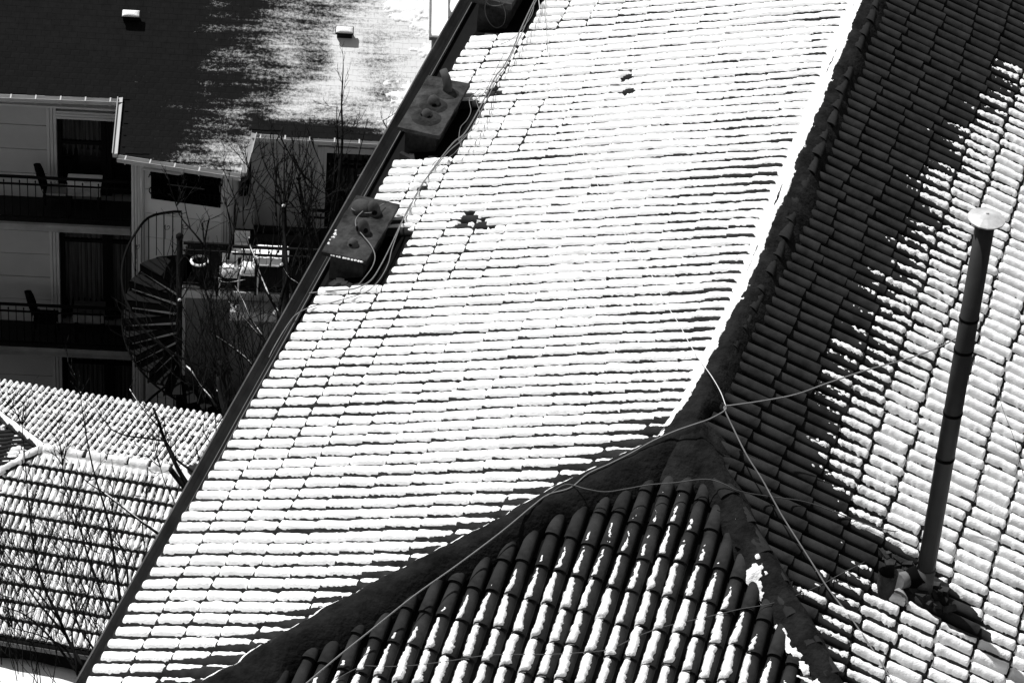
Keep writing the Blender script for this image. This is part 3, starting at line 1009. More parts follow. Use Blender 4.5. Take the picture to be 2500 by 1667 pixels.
# loose tangle beside the middle chimney
C5 = lambda L: [(700 + x / 3.136, y / 3.136) for x, y in L]
for L, lab in (([(1895, 20), (1870, 130), (1740, 290), (1640, 340)], 'thin wire dropping from the farthest chimney to the white courses below it'),
               ([(1470, 690), (1400, 760), (1410, 850), (1380, 920), (1330, 980), (1320, 1080), (1350, 1130)], 'left wire of the tangle beside the middle chimney'),
               ([(1490, 700), (1450, 760), (1480, 880), (1440, 980), (1340, 1060), (1330, 1120), (1250, 1200), (1150, 1230), (1100, 1290)], 'long looping wire of the tangle beside the middle chimney'),
               ([(1370, 768), (1440, 768), (1520, 700), (1590, 560), (1660, 420)], 'wire stub stretching from the middle chimney slab over the white tiles'),
               ([(1985, -20), (1975, 90), (1990, 230), (1997, 400)], 'faint wire over the snowy courses right of the farthest chimney')):
    cable_px(C5(L), [.18] * len(L), .0042, lab)
cable(zz([(2290, 880), (2300, 930), (2330, 1010), (2350, 1090)], [.14] * 4), .003, 'hair-thin wire on the snow at the far right edge', 'cable_dark')

exec_hotel = True
# ================================================================== hotel across the courtyard
PH = math.radians(17)
e1 = np.array([math.cos(PH), math.sin(PH), 0]); e2 = np.array([math.sin(PH), -math.cos(PH), 0]); e3 = np.array([0, 0, 1.])
HQ = at(150, 549, 57.5)
HM = {
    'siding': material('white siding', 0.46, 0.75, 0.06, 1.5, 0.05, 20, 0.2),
    'bay': material('bay siding with sky light painted in', 0.72, 0.75, 0.06, 1.5, 0.05, 20, 0.2),  # same white siding, colour lightened to paint in the bay's stronger sky light
    'trim': material('white trim', 0.54, 0.7, 0.06, 1.5, 0, 20, 0.25),
    'gutter': material('white pvc gutter', 0.42, 0.5, 0.06, 3, 0, 20, 0.35),
    'dark': material('dark room', 0.0008, 0.9, 0.3, 1, 0, 1, 0.01),
    'glass': material('window glass', 0.006, 0.12, 0.2, 1, 0, 1, 0.25),
    'frame': material('dark window frame', 0.005, 0.7, 0.2, 3, 0, 1, 0.1),
    'curtain': material('net curtain', 0.055, 0.9, 0.65, 3.0, 0, 1, 0.1, streak=(6, 6, .25)),
    'iron': material('black iron', 0.005, 0.8, 0.2, 5, 0, 1, 0.08),
    'slab': material('painted slab edge', 0.26, 0.8, 0.3, 2, 0.2, 20, 0.2),
    'floor': material('dark floor', 0.018, 0.9, 0.3, 2, 0, 1, 0.2),
    'shingle': material('asphalt shingle', 0.0070, 0.95, 0.3, 6, 0.12, 60, 0.1),
    'grey': material('grey render', 0.075, 0.9, 0.2, 1.5, 0.3, 20, 0.1),
    'white': material('white plastic', 0.6, 0.5, 0.05, 3, 0, 1, 0.3),
    'stone': material('pale stone blocks', 0.14, 0.9, 0.3, 6, 0.6, 30, 0.1),
    'bark': material('bare bark', 0.010, 0.95, 0.4, 12, 0.5, 60, 0.1),
    'letter': material('dull sign lettering', 0.004, 0.8, 0.1, 5, 0, 1, 0.05),
    'signline': material('pale sign rule', 0.035, 0.5, 0.1, 5, 0, 1, 0.3),
}


def hp(a, b, z): return HQ + e1 * a + e2 * b + e3 * z
def hpx(x, y, b):
    """(a, z) of the point of the facade plane b that is seen at (x, y)"""
    P = on_plane(x, y, HQ + e2 * b, e2) - HQ
    return float(P @ e1), float(P[2])


HOTEL = empty('hotel', hp(3, -4, -HQ[2] - 0.6), PH)
tag(HOTEL, 'white-sided hotel with balconies and a dark shingle roof across the courtyard', 'hotel')
bpy.context.view_layer.update()


def hbox(m, a0, a1, b0, b1, z0, z1):
    c = hp((a0 + a1) / 2, (b0 + b1) / 2, (z0 + z1) / 2)
    return m.box(c, (abs(a1 - a0), abs(b1 - b0), abs(z1 - z0)), e1, e2, e3)


def hpart(name, mat, *boxes, parent=None):
    m = MB()
    for b in boxes: hbox(m, *b)
    return m.build(name, mat, parent or HOTEL)


BW = -0.85                                     # wall plane; the balconies' front edge is b = 0
ZF = [0.0, hpx(150, 854, 0)[1]]                # floor levels
ST = ZF[0] - ZF[1]
A_R = hpx(318, 552, 0)[0]                      # right end of the balconies (bay corner)
aw, zw = hpx(139, 270, BW)
A_DL = hpx(140, 400, BW)[0]                    # left jamb of the doors
z_top = hpx(140, 243, BW)[1]
print('HOTEL', HQ, 'storey', ST, 'A_R', A_R, 'door', A_DL, 'ztop', z_top)
AL_ = -6.0                                     # left limit outside the frame
# body, floors and boarded walls
hpart('wall', HM['grey'], (AL_, 11.5, -9.0, BW - 0.30, -HQ[2] - .6, z_top + .1))
for k, (zf, zc) in enumerate(((ZF[0], z_top + .05), (ZF[1], ZF[0] - .18), (ZF[1] - ST, ZF[1] - .18))):
    if k < 2:
        hpart('balcony_slab', HM['slab'], (AL_, A_R, BW - .3, 0, zf - .17, zf - .004), (AL_, A_R, -.03, .035, zf - .06, zf + .0))
        hpart('balcony_floor', HM['floor'], (AL_, A_R - .01, BW, -.04, zf, zf + .012))
    z = zf + 0.012
    bh = 0.535
    while z < zc - .02:                           # lap boards of the wall, each one proud of its shadow gap
        h = min(bh, zc - z)
        hpart('siding_board', HM['siding'], (AL_, A_DL - .19, BW - .30, BW + rnd.uniform(-.004, .004), z + .008, z + h - .006))
        z += bh
    # door frame (architrave) and the dark glazed doors
    ft = min(zc, hpx(150, 262, BW)[1] if k == 0 else zc) - .02
    fr = MB()
    for q_ in range(3):
        hbox(fr, A_DL - .185 + q_ * .062, A_DL - .130 + q_ * .062, BW - .3, BW + .03 - q_ * .012, zf + .013, ft)
        hbox(fr, A_DL - .01, A_R + .3, BW - .3, BW + .028 - q_ * .012, ft - .17 + q_ * .052 - .05, ft - .17 + q_ * .052)
    fr.build('door_frame', HM['trim'], HOTEL)
    dt = ft - .24
    win = hpart('balcony_door', HM['glass'], (A_DL, A_R + .3, BW - .26, BW - .24, zf + .02, dt))
    for a in (A_DL + .03, A_DL + .85, A_DL + .95, A_R + .1):
        hpart('door_stile', HM['frame'], (a - .045, a + .045, BW - .24, BW - .15, zf + .02, dt), parent=win)
    for zz_ in (dt - .05, dt - .62, zf + .1):
        hpart('door_rail', HM['frame'], (A_DL, A_R + .3, BW - .235, BW - .17, zz_ - .035, zz_ + .035), parent=win)
    # curtains just inside
    cvt = []; N_ = 90
    for i in range(N_ + 1):
        a = A_DL + .08 + (A_R - A_DL) * i / N_
        b = BW - .225 + .012 * math.sin(i * 1.1) + .006 * math.sin(i * 2.7)
        cvt.append((a, b))
    m = MB()
    z1_ = dt - .1; z0_ = zf + (1.0 if k == 0 else .35)
    m.add([hp(a, b, z1_) for a, b in cvt] + [hp(a, b, z0_ + .15 * math.sin(i * .9)) for i, (a, b) in enumerate(cvt)],
          [(i, i + 1, i + N_ + 2, i + N_ + 1) for i in range(N_)])
    m.build('curtain', HM['curtain'], win)
hpart('soffit', HM['trim'], (AL_, A_R + .2, BW - .1, BW + .34, z_top + .02, z_top + .06))


# railings
def railing(p0, p1, zf, label, n_step=.145, mat='iron', h=.98, post=False):
    """p0, p1: (a, b) on the slab"""
    A0 = hp(*p0, zf); A1 = hp(*p1, zf); L = np.linalg.norm(A1 - A0); d = (A1 - A0) / L
    o = empty('railing', A0); tag(o, label, 'railing')
    bpy.context.view_layer.update()
    nn = np.cross(d, e3)
    def rail(z, w, t, nm):
        m = MB(); m.box((A0 + A1) / 2 + e3 * z, (L, w, t), d, nn, e3); m.build(nm, HM[mat], o)
    rail(h, .045, .045, 'handrail'); rail(h - .16, .03, .03, 'rail'); rail(.09, .03, .03, 'rail')
    k = 0; s = .05
    while s < L:
        top = h - .02 if k % 2 else h - .10
        m = MB(); m.tube([A0 + d * s + e3 * (.01 if k % 4 == 0 else .09), A0 + d * s + e3 * top], .0095, 5)
        if k % 2 == 0: m.lathe([(.004, -.03), (.018, 0), (.004, .035)], A0 + d * s + e3 * (top + .0), 6)
        m.build('baluster', HM[mat], o)
        s += n_step; k += 1
    return o


railing((AL_ + 2, -.06), (A_R - .03, -.06), ZF[0] + .012, 'black iron railing of the top left balcony above the small white table')
railing((AL_ + 2, -.06), (A_R - .03, -.06), ZF[1] + .012, 'black iron railing of the dim lower left balcony')


def table(name, a, b, zf, w, d, h, label, cloth=True, mat='white', ash=True):
    P = hp(a, b, zf); o = empty(name, P); tag(o, label, 'table'); bpy.context.view_layer.update()
    m = MB(); m.box(P + e3 * h, (w, d, .035), e1, e2, e3); m.build('table_top', HM[mat], o)
    for sx in (-1, 1):
        for sy in (-1, 1):
            m = MB(); m.box(P + e1 * sx * (w / 2 - .05) + e2 * sy * (d / 2 - .05) + e3 * (h / 2 - .01), (.045, .045, h - .03), e1, e2, e3)
            m.build('leg', HM['iron'] if mat != 'white2' else HM['white'], o)
    if cloth:
        m = MB(); m.box(P + e2 * (d / 2 + .006) + e3 * (h - .10), (w * .98, .01, .17), e1, e2, e3); m.build('apron', HM['curtain2'], o)
    return o


HM['curtain2'] = material('pale table side', 0.22, 0.8, 0.3, 6, 0, 1, 0.2)
HM['ttop'] = material('white table laminate', 0.85, 0.6, 0.1, 6, 0, 1, 0.2)
HM['dimtop'] = material('brown table top', 0.05, 0.6, 0.2, 6, 0, 1, 0.2)
HM['cushion'] = material('pale cushion', 0.25, 0.9, 0.2, 8, 0, 1, 0.1)
ta = hpx(206, 470, -.38)[0]
table('balcony_table', ta, -.42, ZF[0] + .012, .64, .42, .70, 'small white-topped table on the top left balcony', True, 'ttop')
q = MB(); q.lathe([(.035, 0), (.045, .03), (.04, .03), (.03, .01), (.002, .01)], hp(ta + .02, -.36, ZF[0] + .732), 10)
tag(q.build('ashtray', HM['white'], None), 'tiny pale ashtray on the white balcony table', 'ashtray')
tb = hpx(218, 775, -.4)[0]
table('balcony_table', tb, -.42, ZF[1] + .012, .6, .42, .70, 'dim table on the lower left balcony', True, 'dimtop')


def chair(a, b, zf, label, face=1, cush=True):
    P = hp(a, b, zf); o = empty('balcony_chair', P); tag(o, label, 'chair'); bpy.context.view_layer.update()
    m = MB(); m.box(P + e3 * .44, (.44, .42, .04), e1, e2, e3); m.build('seat', HM['iron'], o)
    if cush:
        m = MB(); m.box(P + e3 * .485 + e1 * .02, (.36, .34, .045), e1, e2, e3); m.build('cushion', HM['cushion'], o)
    # curved back seen almost edge on
    pts = []; R = .5
    v = []; N_ = 8
    for i in range(N_ + 1):
        s = -1 + 2 * i / N_
        for (hh, w, lean) in ((.46, .17, .0), (.62, .22, -.04), (.80, .22, -.09), (.95, .16, -.13), (1.03, .05, -.15)):
            v.append(P + e1 * (-face * (.22 - .06 * s * s) + face * lean) + e2 * (s * w) + e3 * hh)
    n = 5
    f = [(i * n + k, (i + 1) * n + k, (i + 1) * n + k + 1, i * n + k + 1) for i in range(N_) for k in range(n - 1)]
    m = MB(); m.add(v, f); m.add([p_ + e1 * (-face * .03) for p_ in v], [q_[::-1] for q_ in f]); m.build('backrest', HM['iron'], o)
    for sx in (-1, 1):
        for sy in (-1, 1):
            m = MB(); m.tube([P + e1 * sx * .19 + e2 * sy * .17 + e3 * .42, P + e1 * sx * .22 + e2 * sy * .19], .014, 5); m.build('leg', HM['iron'], o)
    return o


ca = hpx(133, 480, -.38)[0]
chair(ca + .02, -.42, ZF[0] + .012, 'dark chair with a pale cushion on the top left balcony')
cb = hpx(112, 800, -.38)[0]
chair(cb, -.42, ZF[1] + .012, 'dark chair on the dim lower left balcony', 1, False)

# ---- bay
PB8 = math.radians(8.5)
f1 = np.array([math.cos(PB8), math.sin(PB8), 0]); f2 = np.array([math.sin(PB8), -math.cos(PB8), 0])
BQ = on_plane(321, 430, HQ + e2 * .16, e2)     # left front corner of the bay
def bp(a, b, z): return np.array([BQ[0], BQ[1], HQ[2]]) + f1 * a + f2 * b + e3 * z
def bpx(x, y, b=0):
    P = on_plane(x, y, BQ + f2 * b, f2) - np.array([BQ[0], BQ[1], HQ[2]])
    return float(P @ f1), float(P[2])
def bpart(name, mat, *boxes, parent=None):
    m = MB()
    for (a0, a1, b0, b1, z0, z1) in boxes:
        m.box(bp((a0 + a1) / 2, (b0 + b1) / 2, (z0 + z1) / 2), (abs(a1 - a0), abs(b1 - b0), abs(z1 - z0)), f1, f2, e3)
    return m.build(name, mat, parent or HOTEL)
BWD = bpx(560, 470)[0]                         # width of the bay front
zbt = bpx(440, 405)[1] + .05
bpart('bay_wall', HM['grey'], (.02, BWD - .02, -2.0, -.05, -HQ[2] - .6, zbt))
z = bpx(450, 590)[1] - .535 * 12
while z < zbt:
    h = min(.535, zbt - z)
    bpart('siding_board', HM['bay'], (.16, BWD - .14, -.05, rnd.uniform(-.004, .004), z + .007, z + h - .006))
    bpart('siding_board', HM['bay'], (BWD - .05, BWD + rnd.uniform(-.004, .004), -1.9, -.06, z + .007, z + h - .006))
    z += .535
for a0, a1 in ((0, .16), (BWD - .14, BWD + .01)):
    w_ = (a1 - a0) / 3
    bpart('corner_post', HM['trim'], *[(a0 + i * w_ + .004, a0 + (i + 1) * w_ - .004, -.06, .035 - .012 * i, -HQ[2] - .6, zbt) for i in range(3)])
# sign
sTL, sTR, sBR, sBL = (on_plane(x, y, BQ + f2 * .03, f2) for x, y in ((368.5, 409), (540, 427), (538, 507), (369, 482.6)))
sw = float((sBR - sBL) @ f1); zlo = float(sBL[2]); zhi = float(sTR[2]); sa = float((sBL - BQ) @ f1)
zb0, zb1 = min(sBL[2], sBR[2]) - HQ[2], (sTR[2]) - HQ[2]
SIGN = bpart('sign', HM['dark'], (sa, sa + sw, .01, .045, zb0, zb1))
SIGN.name = 'sign_board'
SG = empty('hotel_sign', bp(sa + sw / 2, .03, zb0)); tag(SG, 'black wall sign reading ART NOUVEAU GALATA HOTEL in faint letters', 'sign')
bpy.context.view_layer.update()
SIGN.parent = SG; SIGN.matrix_parent_inverse = SG.matrix_basis.inverted()


def text_obj(txt, size, centre, xd, zd, nd, mat, name, parent, sx=1.0):
    cu = bpy.data.curves.new(name, 'FONT'); cu.body = txt; cu.size = size; cu.align_x = 'CENTER'; cu.align_y = 'CENTER'
    cu.extrude = 0.004; cu.space_character = 1.0
    t = bpy.data.objects.new(name, cu); col.objects.link(t)
    bpy.context.view_layer.update()
    me = bpy.data.meshes.new_from_object(t)
    bpy.data.objects.remove(t); bpy.data.curves.remove(cu)
    me.materials.clear(); me.materials.append(mat); me.name = name
    o = link(name, me, parent)
    m = np.eye(4); m[:3, 0] = np.array(xd) * sx; m[:3, 1] = zd; m[:3, 2] = nd; m[:3, 3] = centre
    if parent is not None: o.matrix_parent_inverse = parent.matrix_basis.inverted()
    o.matrix_basis = Matrix(m.tolist())
    return o


zm = (zb0 + zb1) / 2; hs = zb1 - zb0
text_obj('ART NOUVEAU', hs * .34, bp(sa + sw * .5, .049, zm + hs * .25), f1, e3, f2, HM['letter'], 'lettering', SG, .82)
text_obj('GALATA HOTEL', hs * .34, bp(sa + sw * .5, .049, zm - hs * .26), f1, e3, f2, HM['letter'], 'lettering', SG, .78)
bpart('sign_rule', HM['signline'], (sa + sw * .235, sa + sw * .775, .045, .052, zm - .012 + .01, zm + .012 + .01), parent=SG)
for a_, z_ in ((sa + .03, zb0 + .03), (sa + sw - .03, zb0 + .03), (sa + sw - .03, zb1 - .03), (sa + .03, zb1 - .03)):
    q = MB(); q.lathe([(.014, 0), (.010, .012), (.002, .014)], bp(a_, .045, z_), 8, f2); q.build('sign_bolt', HM['signline'], SG)
# drain pipe under the bay eave
p0 = bpx(348, 411, .12); p1 = bpx(440, 424, .12)
q = MB(); q.tube([bp(p1[0] + .05, .20, p1[1] + .16), bp(p1[0] + .04, .12, p1[1] + .03), bp(p1[0] - .03, .12, p1[1]), bp(p0[0] + .03, .12, p0[1]), bp(p0[0], .11, p0[1] - .04), bp(p0[0], .09, -HQ[2])], .038, 10)
q.build('drainpipe', HM['gutter'], HOTEL)

# ---- roof plane: passes through the left gutter line and the bay gutter line
RP = math.radians(27)
G0 = on_plane(140, 229, HQ + e2 * (BW + .38), e2)
rdn = e2 * math.cos(RP) - e3 * math.sin(RP)       # down the slope
rn = np.cross(e1, rdn); rn = rn if rn[2] > 0 else -rn
def rpx(x, y, h=0.0): return on_plane(x, y, G0 + rn * h, rn)
def rat(a, t, h=0.0): return G0 + e1 * a + rdn * t + rn * h
def rco(P): d = P - G0; return float(d @ e1), float(d @ rdn)
out = [rpx(-420, 212), rpx(300, 238), rpx(286, 376), rpx(588, 422), rpx(614, 325), rpx(1180, 356), rpx(1240, -260), rpx(-420, -260)]
m = MB(); m.prism([p_ - rn * .02 for p_ in out], -rn * .10); ROOF = m.build('roof_deck', HM['shingle'], HOTEL)
RC = [rco(p_) for p_ in out]


def inside(a, t, poly=RC):
    c = False; n = len(poly)
    for i in range(n):
        (x1, y1), (x2, y2) = poly[i], poly[(i + 1) % n]
        if (y1 > t) != (y2 > t) and a < (x2 - x1) * (t - y1) / (y2 - y1) + x1: c = not c
    return c


def inside_np(A, T, poly=RC):
    c = np.zeros(A.shape, bool); n = len(poly)
    for i in range(n):
        (x1, y1), (x2, y2) = poly[i], poly[(i + 1) % n]
        cond = ((y1 > T) != (y2 > T)) & (A < (x2 - x1) * (T - y1) / (y2 - y1 + 1e-12) + x1)
        c ^= cond
    return c


# shingles: butt ends proud, in staggered courses
SHW, SHE = 0.165, 0.125
sm = MB(); sm.box((0, 0, 0), (SHW - .003, SHE + .03, .005))
sv = np.array(sm.v); sv[:, 2] += np.where(sv[:, 1] > 0, .0012, -.001)
sf = np.array(sm.f)
vb = rco(rpx(841, 86))


def frost_material():
    m = HM['shingle']; nt = m.node_tree; n = nt.nodes; l = nt.links
    p = n['Principled BSDF']
    base = p.inputs['Base Color'].links[0].from_socket
    geo = n.new('ShaderNodeNewGeometry')
    sub = n.new('ShaderNodeVectorMath'); sub.operation = 'SUBTRACT'; sub.inputs[1].default_value = tuple(G0)
    l.new(geo.outputs['Position'], sub.inputs[0])
    def dot(v):
        d = n.new('ShaderNodeVectorMath'); d.operation = 'DOT_PRODUCT'; d.inputs[1].default_value = tuple(v)
        l.new(sub.outputs[0], d.inputs[0]); return d.outputs['Value']
    def mth(op, *a):
        q = n.new('ShaderNodeMath'); q.operation = op
        for i, x in enumerate(a):
            if isinstance(x, (int, float)): q.inputs[i].default_value = float(x)
            else: l.new(x, q.inputs[i])
        return q.outputs[0]
    A = dot(e1); T = dot(rdn)
    cmb = n.new('ShaderNodeCombineXYZ'); l.new(A, cmb.inputs[0]); l.new(T, cmb.inputs[1])
    def noi(sx, sy, det=2):
        mp = n.new('ShaderNodeMapping'); mp.inputs['Scale'].default_value = (sx, sy, 1)
        l.new(cmb.outputs[0], mp.inputs['Vector'])
        q = n.new('ShaderNodeTexNoise'); q.inputs['Scale'].default_value = 1; q.inputs['Detail'].default_value = det; q.noise_dimensions = '2D'
        l.new(mp.outputs[0], q.inputs['Vector']); return mth('SUBTRACT', q.outputs['Fac'], .5)
    # left limit of the frost as a straight piecewise function of T
    pts = sorted((float(b), float(a)) for a, b in (rco(rpx(x, y)) for y, x in ((-40, 500), (100, 560), (200, 520), (270, 480), (350, 440))))
    mr = None
    for (t0, a0), (t1, a1) in zip(pts[:-1], pts[1:]):
        q = n.new('ShaderNodeMapRange'); q.inputs['From Min'].default_value = t0; q.inputs['From Max'].default_value = t1
        q.inputs['To Min'].default_value = a0 if mr is None else 0; q.inputs['To Max'].default_value = a1 if mr is None else a1 - a0
        l.new(T, q.inputs['Value'])
        mr = q.outputs[0] if mr is None else mth('ADD', mr, q.outputs[0])
    cov = mth('MULTIPLY', mth('SUBTRACT', A, mr), 1 / 4.0)
    cov = mth('MINIMUM', mth('MAXIMUM', cov, -1.), 1.15)
    c = mth('ADD', mth('MULTIPLY', cov, 1.5), -.22)
    for s_, w in ((noi(.8, 1.2), 1.9), (noi(1.2, 9), 1.2), (noi(14, 20, 3), 1.1), (noi(38, 44, 1), .7)):
        c = mth('ADD', c, mth('MULTIPLY', s_, w))
    # trickle of snow below the right vent
    g_ = mth('MULTIPLY', mth('EXPONENT', mth('MULTIPLY', mth('POWER', mth('MULTIPLY', mth('ABSOLUTE', mth('SUBTRACT', A, vb[0])), 4.5), 2.), -1.)),
             mth('MULTIPLY', mth('GREATER_THAN', T, vb[1]), mth('EXPONENT', mth('MULTIPLY', mth('SUBTRACT', T, vb[1]), -1.5))))
    c = mth('ADD', c, mth('MULTIPLY', g_, 1.4))
    # the warm eaves are bare
    rt = RC[4][1] - .0; 
    ev = mth('MULTIPLY', mth('GREATER_THAN', A, RC[4][0]), mth('EXPONENT', mth('MULTIPLY', mth('POWER', mth('MULTIPLY', mth('SUBTRACT', T, rt - .0), 4.), 2.), -1.)))
    c = mth('SUBTRACT', c, mth('MULTIPLY', ev, 1.6))
    f = n.new('ShaderNodeMapRange'); f.interpolation_type = 'SMOOTHSTEP'
    f.inputs['From Min'].default_value = -.10; f.inputs['From Max'].default_value = 1.2
    l.new(c, f.inputs['Value'])
    mix = n.new('ShaderNodeMix'); mix.data_type = 'RGBA'
    l.new(f.outputs[0], mix.inputs['Factor']); l.new(base, mix.inputs[6]); mix.inputs[7].default_value = (.72, .72, .72, 1)
    l.new(mix.outputs[2], p.inputs['Base Color'])


frost_material()
SH = mesh_np('shingle', sv, sf, HM['shingle'])
ms = []
tmin = min(t for a, t in RC); tmax = max(t for a, t in RC); amin = min(a for a, t in RC); amax = max(a for a, t in RC)
t = tmax; k = 0
while t > tmin:
    a = amin + (k % 2) * SHW / 2 + rnd.uniform(-.02, .02)
    while a < amax:
        if inside(a, t) and inside(a + SHW * .4, t + .04) and inside(a - SHW * .4, t + .04):
            mt = np.eye(4); jj = rnd.uniform(-.006, .006)
            mt[:3, 0] = e1; mt[:3, 1] = rdn; mt[:3, 2] = rn; mt[:3, 3] = rat(a, t + jj, -.012 + rnd.uniform(0, .001))
            ms.append((mt, proj(mt[:3, 3])))
        a += SHW
    t -= SHE; k += 1
vis = lambda q_: -10 < q_[0] < 1000 and -10 < q_[1] < 430
ms.sort(key=lambda q_: (0 if vis(q_[1]) and q_[1][0] < 560 else 1, q_[1][2]))
HR_INV = HOTEL.matrix_basis.inverted()
for mt, _ in ms[:295]:
    o = link('shingle', SH, HOTEL); o.matrix_parent_inverse = HR_INV; o.matrix_basis = Matrix(mt.tolist())
tag(instance_join('shingles', sv, sf, [m_ for m_, _ in ms[295:]], HM['shingle'], HOTEL, False), kind='stuff')
print('shingles', len(ms))


# gutters of the hotel, with clips
def gutter_line(x0, y0, x1, y1, drop=.015):
    P0, P1 = rpx(x0, y0), rpx(x1, y1)
    L = np.linalg.norm(P1 - P0); d = (P1 - P0) / L
    o_ = np.cross(d, e3); o_ = o_ / np.linalg.norm(o_)
    if o_ @ e2 < 0 and abs(o_ @ e2) > .3: o_ = -o_
    m = MB()
    prof = [(0, 0), (-.0, -.06), (.03, -.105), (.08, -.115), (.115, -.085), (.125, .0), (.118, 0), (.108, -.08), (.075, -.105), (.035, -.097), (.008, -.055), (.006, 0)]
    m.prism([P0 + o_ * (x - .01) + e3 * (z_ - drop) for x, z_ in prof], P1 - P0)
    g_ = m.build('gutter', HM['gutter'], HOTEL)
    s = .15
    while s < L:
        q = MB(); q.box(P0 + d * s + o_ * .06 + e3 * (-drop + .004), (.025, .14, .012), d, o_, e3)
        q.box(P0 + d * s + o_ * .121 + e3 * (-drop - .05), (.022, .012, .10), d, o_, e3); q.build('gutter_clip', HM['gutter'], g_)
        s += .45
    return o_


gutter_line(-420, 214, 300, 240)
gutter_line(288, 377, 588, 423)
gutter_line(616, 326, 1180, 357)
for (xa, ya, xb, yb, sg) in ((300, 240, 287, 377, -1), (614, 326, 590, 423, 1)):
    P0, P1 = rpx(xa, ya), rpx(xb, yb)
    d = (P1 - P0) / np.linalg.norm(P1 - P0); o_ = e1 * sg
    m = MB(); m.prism([P0 + o_ * x + rn * z_ for x, z_ in ((0, .03), (0, -.12), (.09, -.12), (.10, .045), (.085, .045), (.08, .0))], P1 - P0)
    m.build('verge_trim', HM['gutter'], HOTEL)
# bay soffit and fascia
q0, q1 = rpx(290, 380), rpx(586, 425)
m = MB(); m.prism([q0 - e3 * .13 - f2 * .05, q1 - e3 * .13 - f2 * .05, q1 - e3 * .13 - f2 * 1.2, q0 - e3 * .13 - f2 * 1.2], (0, 0, -.03)); m.build('soffit', HM['trim'], HOTEL)

# ---- right wing
RW = rpx(700, 333) - e2 * .42
RB = float((RW - HQ) @ e2)
r_top = float(rpx(700, 333)[2] - HQ[2]) - .14
ra0 = hpx(612, 480, RB)[0]; ra1 = hpx(1250, 480, RB)[0]
hpart('right_wall', HM['grey'], (ra0 + .02, ra1, -4, RB - .22, -HQ[2] - .6, r_top))
jl = hpx(795, 450, RB)[0]
z = -3.2
while z < r_top:
    h = min(.535, r_top - z)
    hpart('siding_board', HM['siding'], (ra0, jl - .17, RB - .22, RB + rnd.uniform(-.004, .004), z + .007, z + h - .006)); z += .535
hpart('soffit', HM['trim'], (ra0, ra1, RB - .1, RB + .34, r_top, r_top + .03), (ra0, ra1, RB + .0, RB + .03, r_top - .10, r_top - .02))
wt = hpx(800, 372, RB)[1]; wb_ = hpx(800, 560, RB)[1]
hpart('window_frame', HM['trim'], (jl - .165, jl - .11, RB - .22, RB + .035, wb_ - 1, wt + .12), (jl - .105, jl - .055, RB - .22, RB + .022, wb_ - 1, wt + .12),
      (jl - .05, jl, RB - .22, RB + .01, wb_ - 1, wt + .12), (jl, ra1, RB - .2, RB + .02, wt, wt + .12))
wn_ = hpart('window', HM['glass'], (jl, ra1, RB - .2, RB - .17, wb_ - .8, wt))
am = hpx(903, 450, RB)[0]
for a_ in (jl + .04, am, am + .9):
    hpart('window_stile', HM['frame'], (a_ - .06, a_ + .06, RB - .17, RB - .08, wb_ - .8, wt), parent=wn_)
for y_ in (404, 416, 474, 486):
    z_ = hpx(830, y_, RB)[1]; hpart('window_bar', HM['frame'], (jl, ra1, RB - .16, RB - .12, z_ - .018, z_ + .018), parent=wn_)
for i in range(14):
    a_ = jl + .15 + i * .13
    hpart('window_bar', HM['frame'], (a_ - .01, a_ + .01, RB - .15, RB - .125, wb_ - .8, wt), parent=wn_)
N_ = 60; m = MB()
m.add([hp(jl + .05 + 2.2 * i / N_, RB - .168 + .004 * math.sin(i * 1.3), wt - .02) for i in range(N_ + 1)] + [hp(jl + .05 + 2.2 * i / N_, RB - .168 + .004 * math.sin(i * 1.3), wb_ - .2) for i in range(N_ + 1)],
      [(i, i + 1, i + N_ + 2, i + N_ + 1) for i in range(N_)]); m.build('curtain', HM['curtain'], wn_)

# ---- terrace in front of the bay and the right wing
TB = 1.85
ta0 = hpx(444, 695, TB)[0]; ta1 = hpx(1150, 700, TB)[0]; tm_ = hpx(563, 700, TB)[0]
hpart('terrace', HM['grey'], (ta0 + .06, tm_, RB - .3, TB - .06, -HQ[2] - .6, -.20), (tm_, ta1, RB - .3, TB + .25, -HQ[2] - .6, -.42))
hpart('terrace_slab', HM['slab'], (ta0, tm_, RB - .25, TB, -.19, -.02), (tm_ + .01, ta1, TB - .2, TB + .33, -.41, -.22), (tm_ + .01, ta1, RB - .25, TB - .0, -.19, -.021))
hpart('terrace_floor', HM['floor'], (ta0 + .01, ta1, RB, TB - .05, -.018, 0))
railing((ta0 + .02, TB - .07), (tm_, TB - .07), 0, 'black iron railing on the near side of the terrace by the spiral stair')
railing((tm_ + .02, TB - .03), (ta1 - 1, TB - .03), 0, 'black iron railing of the terrace behind the bare trees', .15)
am_ = hpx(735, 560, .6)[0]
railing((am_, .55), (am_ + 2.2, .55), 0, 'short black iron railing under the barred window of the right wing', .15)


def snow_lump(name, a, b, z, w, d, h, label, seed, cat='snow', ang=0, cone=0.0, mat=None):
    n = 16; V = np.zeros((n, n, 3)); 
    for i in range(n):
        for j in range(n):
            u = -1 + 2 * i / (n - 1); v = -1 + 2 * j / (n - 1)
            r = max(abs(u), abs(v)); 
            hh = h * (1 - r ** 5) if not cone else h * max(0, 1 - math.hypot(u, v)) ** cone
            hh += .01 * float(vnoise(i * .6, j * .6, seed))
            if r > .99: hh = -.01
            V[i, j] = hp(a + u * w / 2, b + v * d / 2, z + hh)
    o = grid_mesh(name, V, mat or MAT['snow'])
    return tag(o, label, cat)


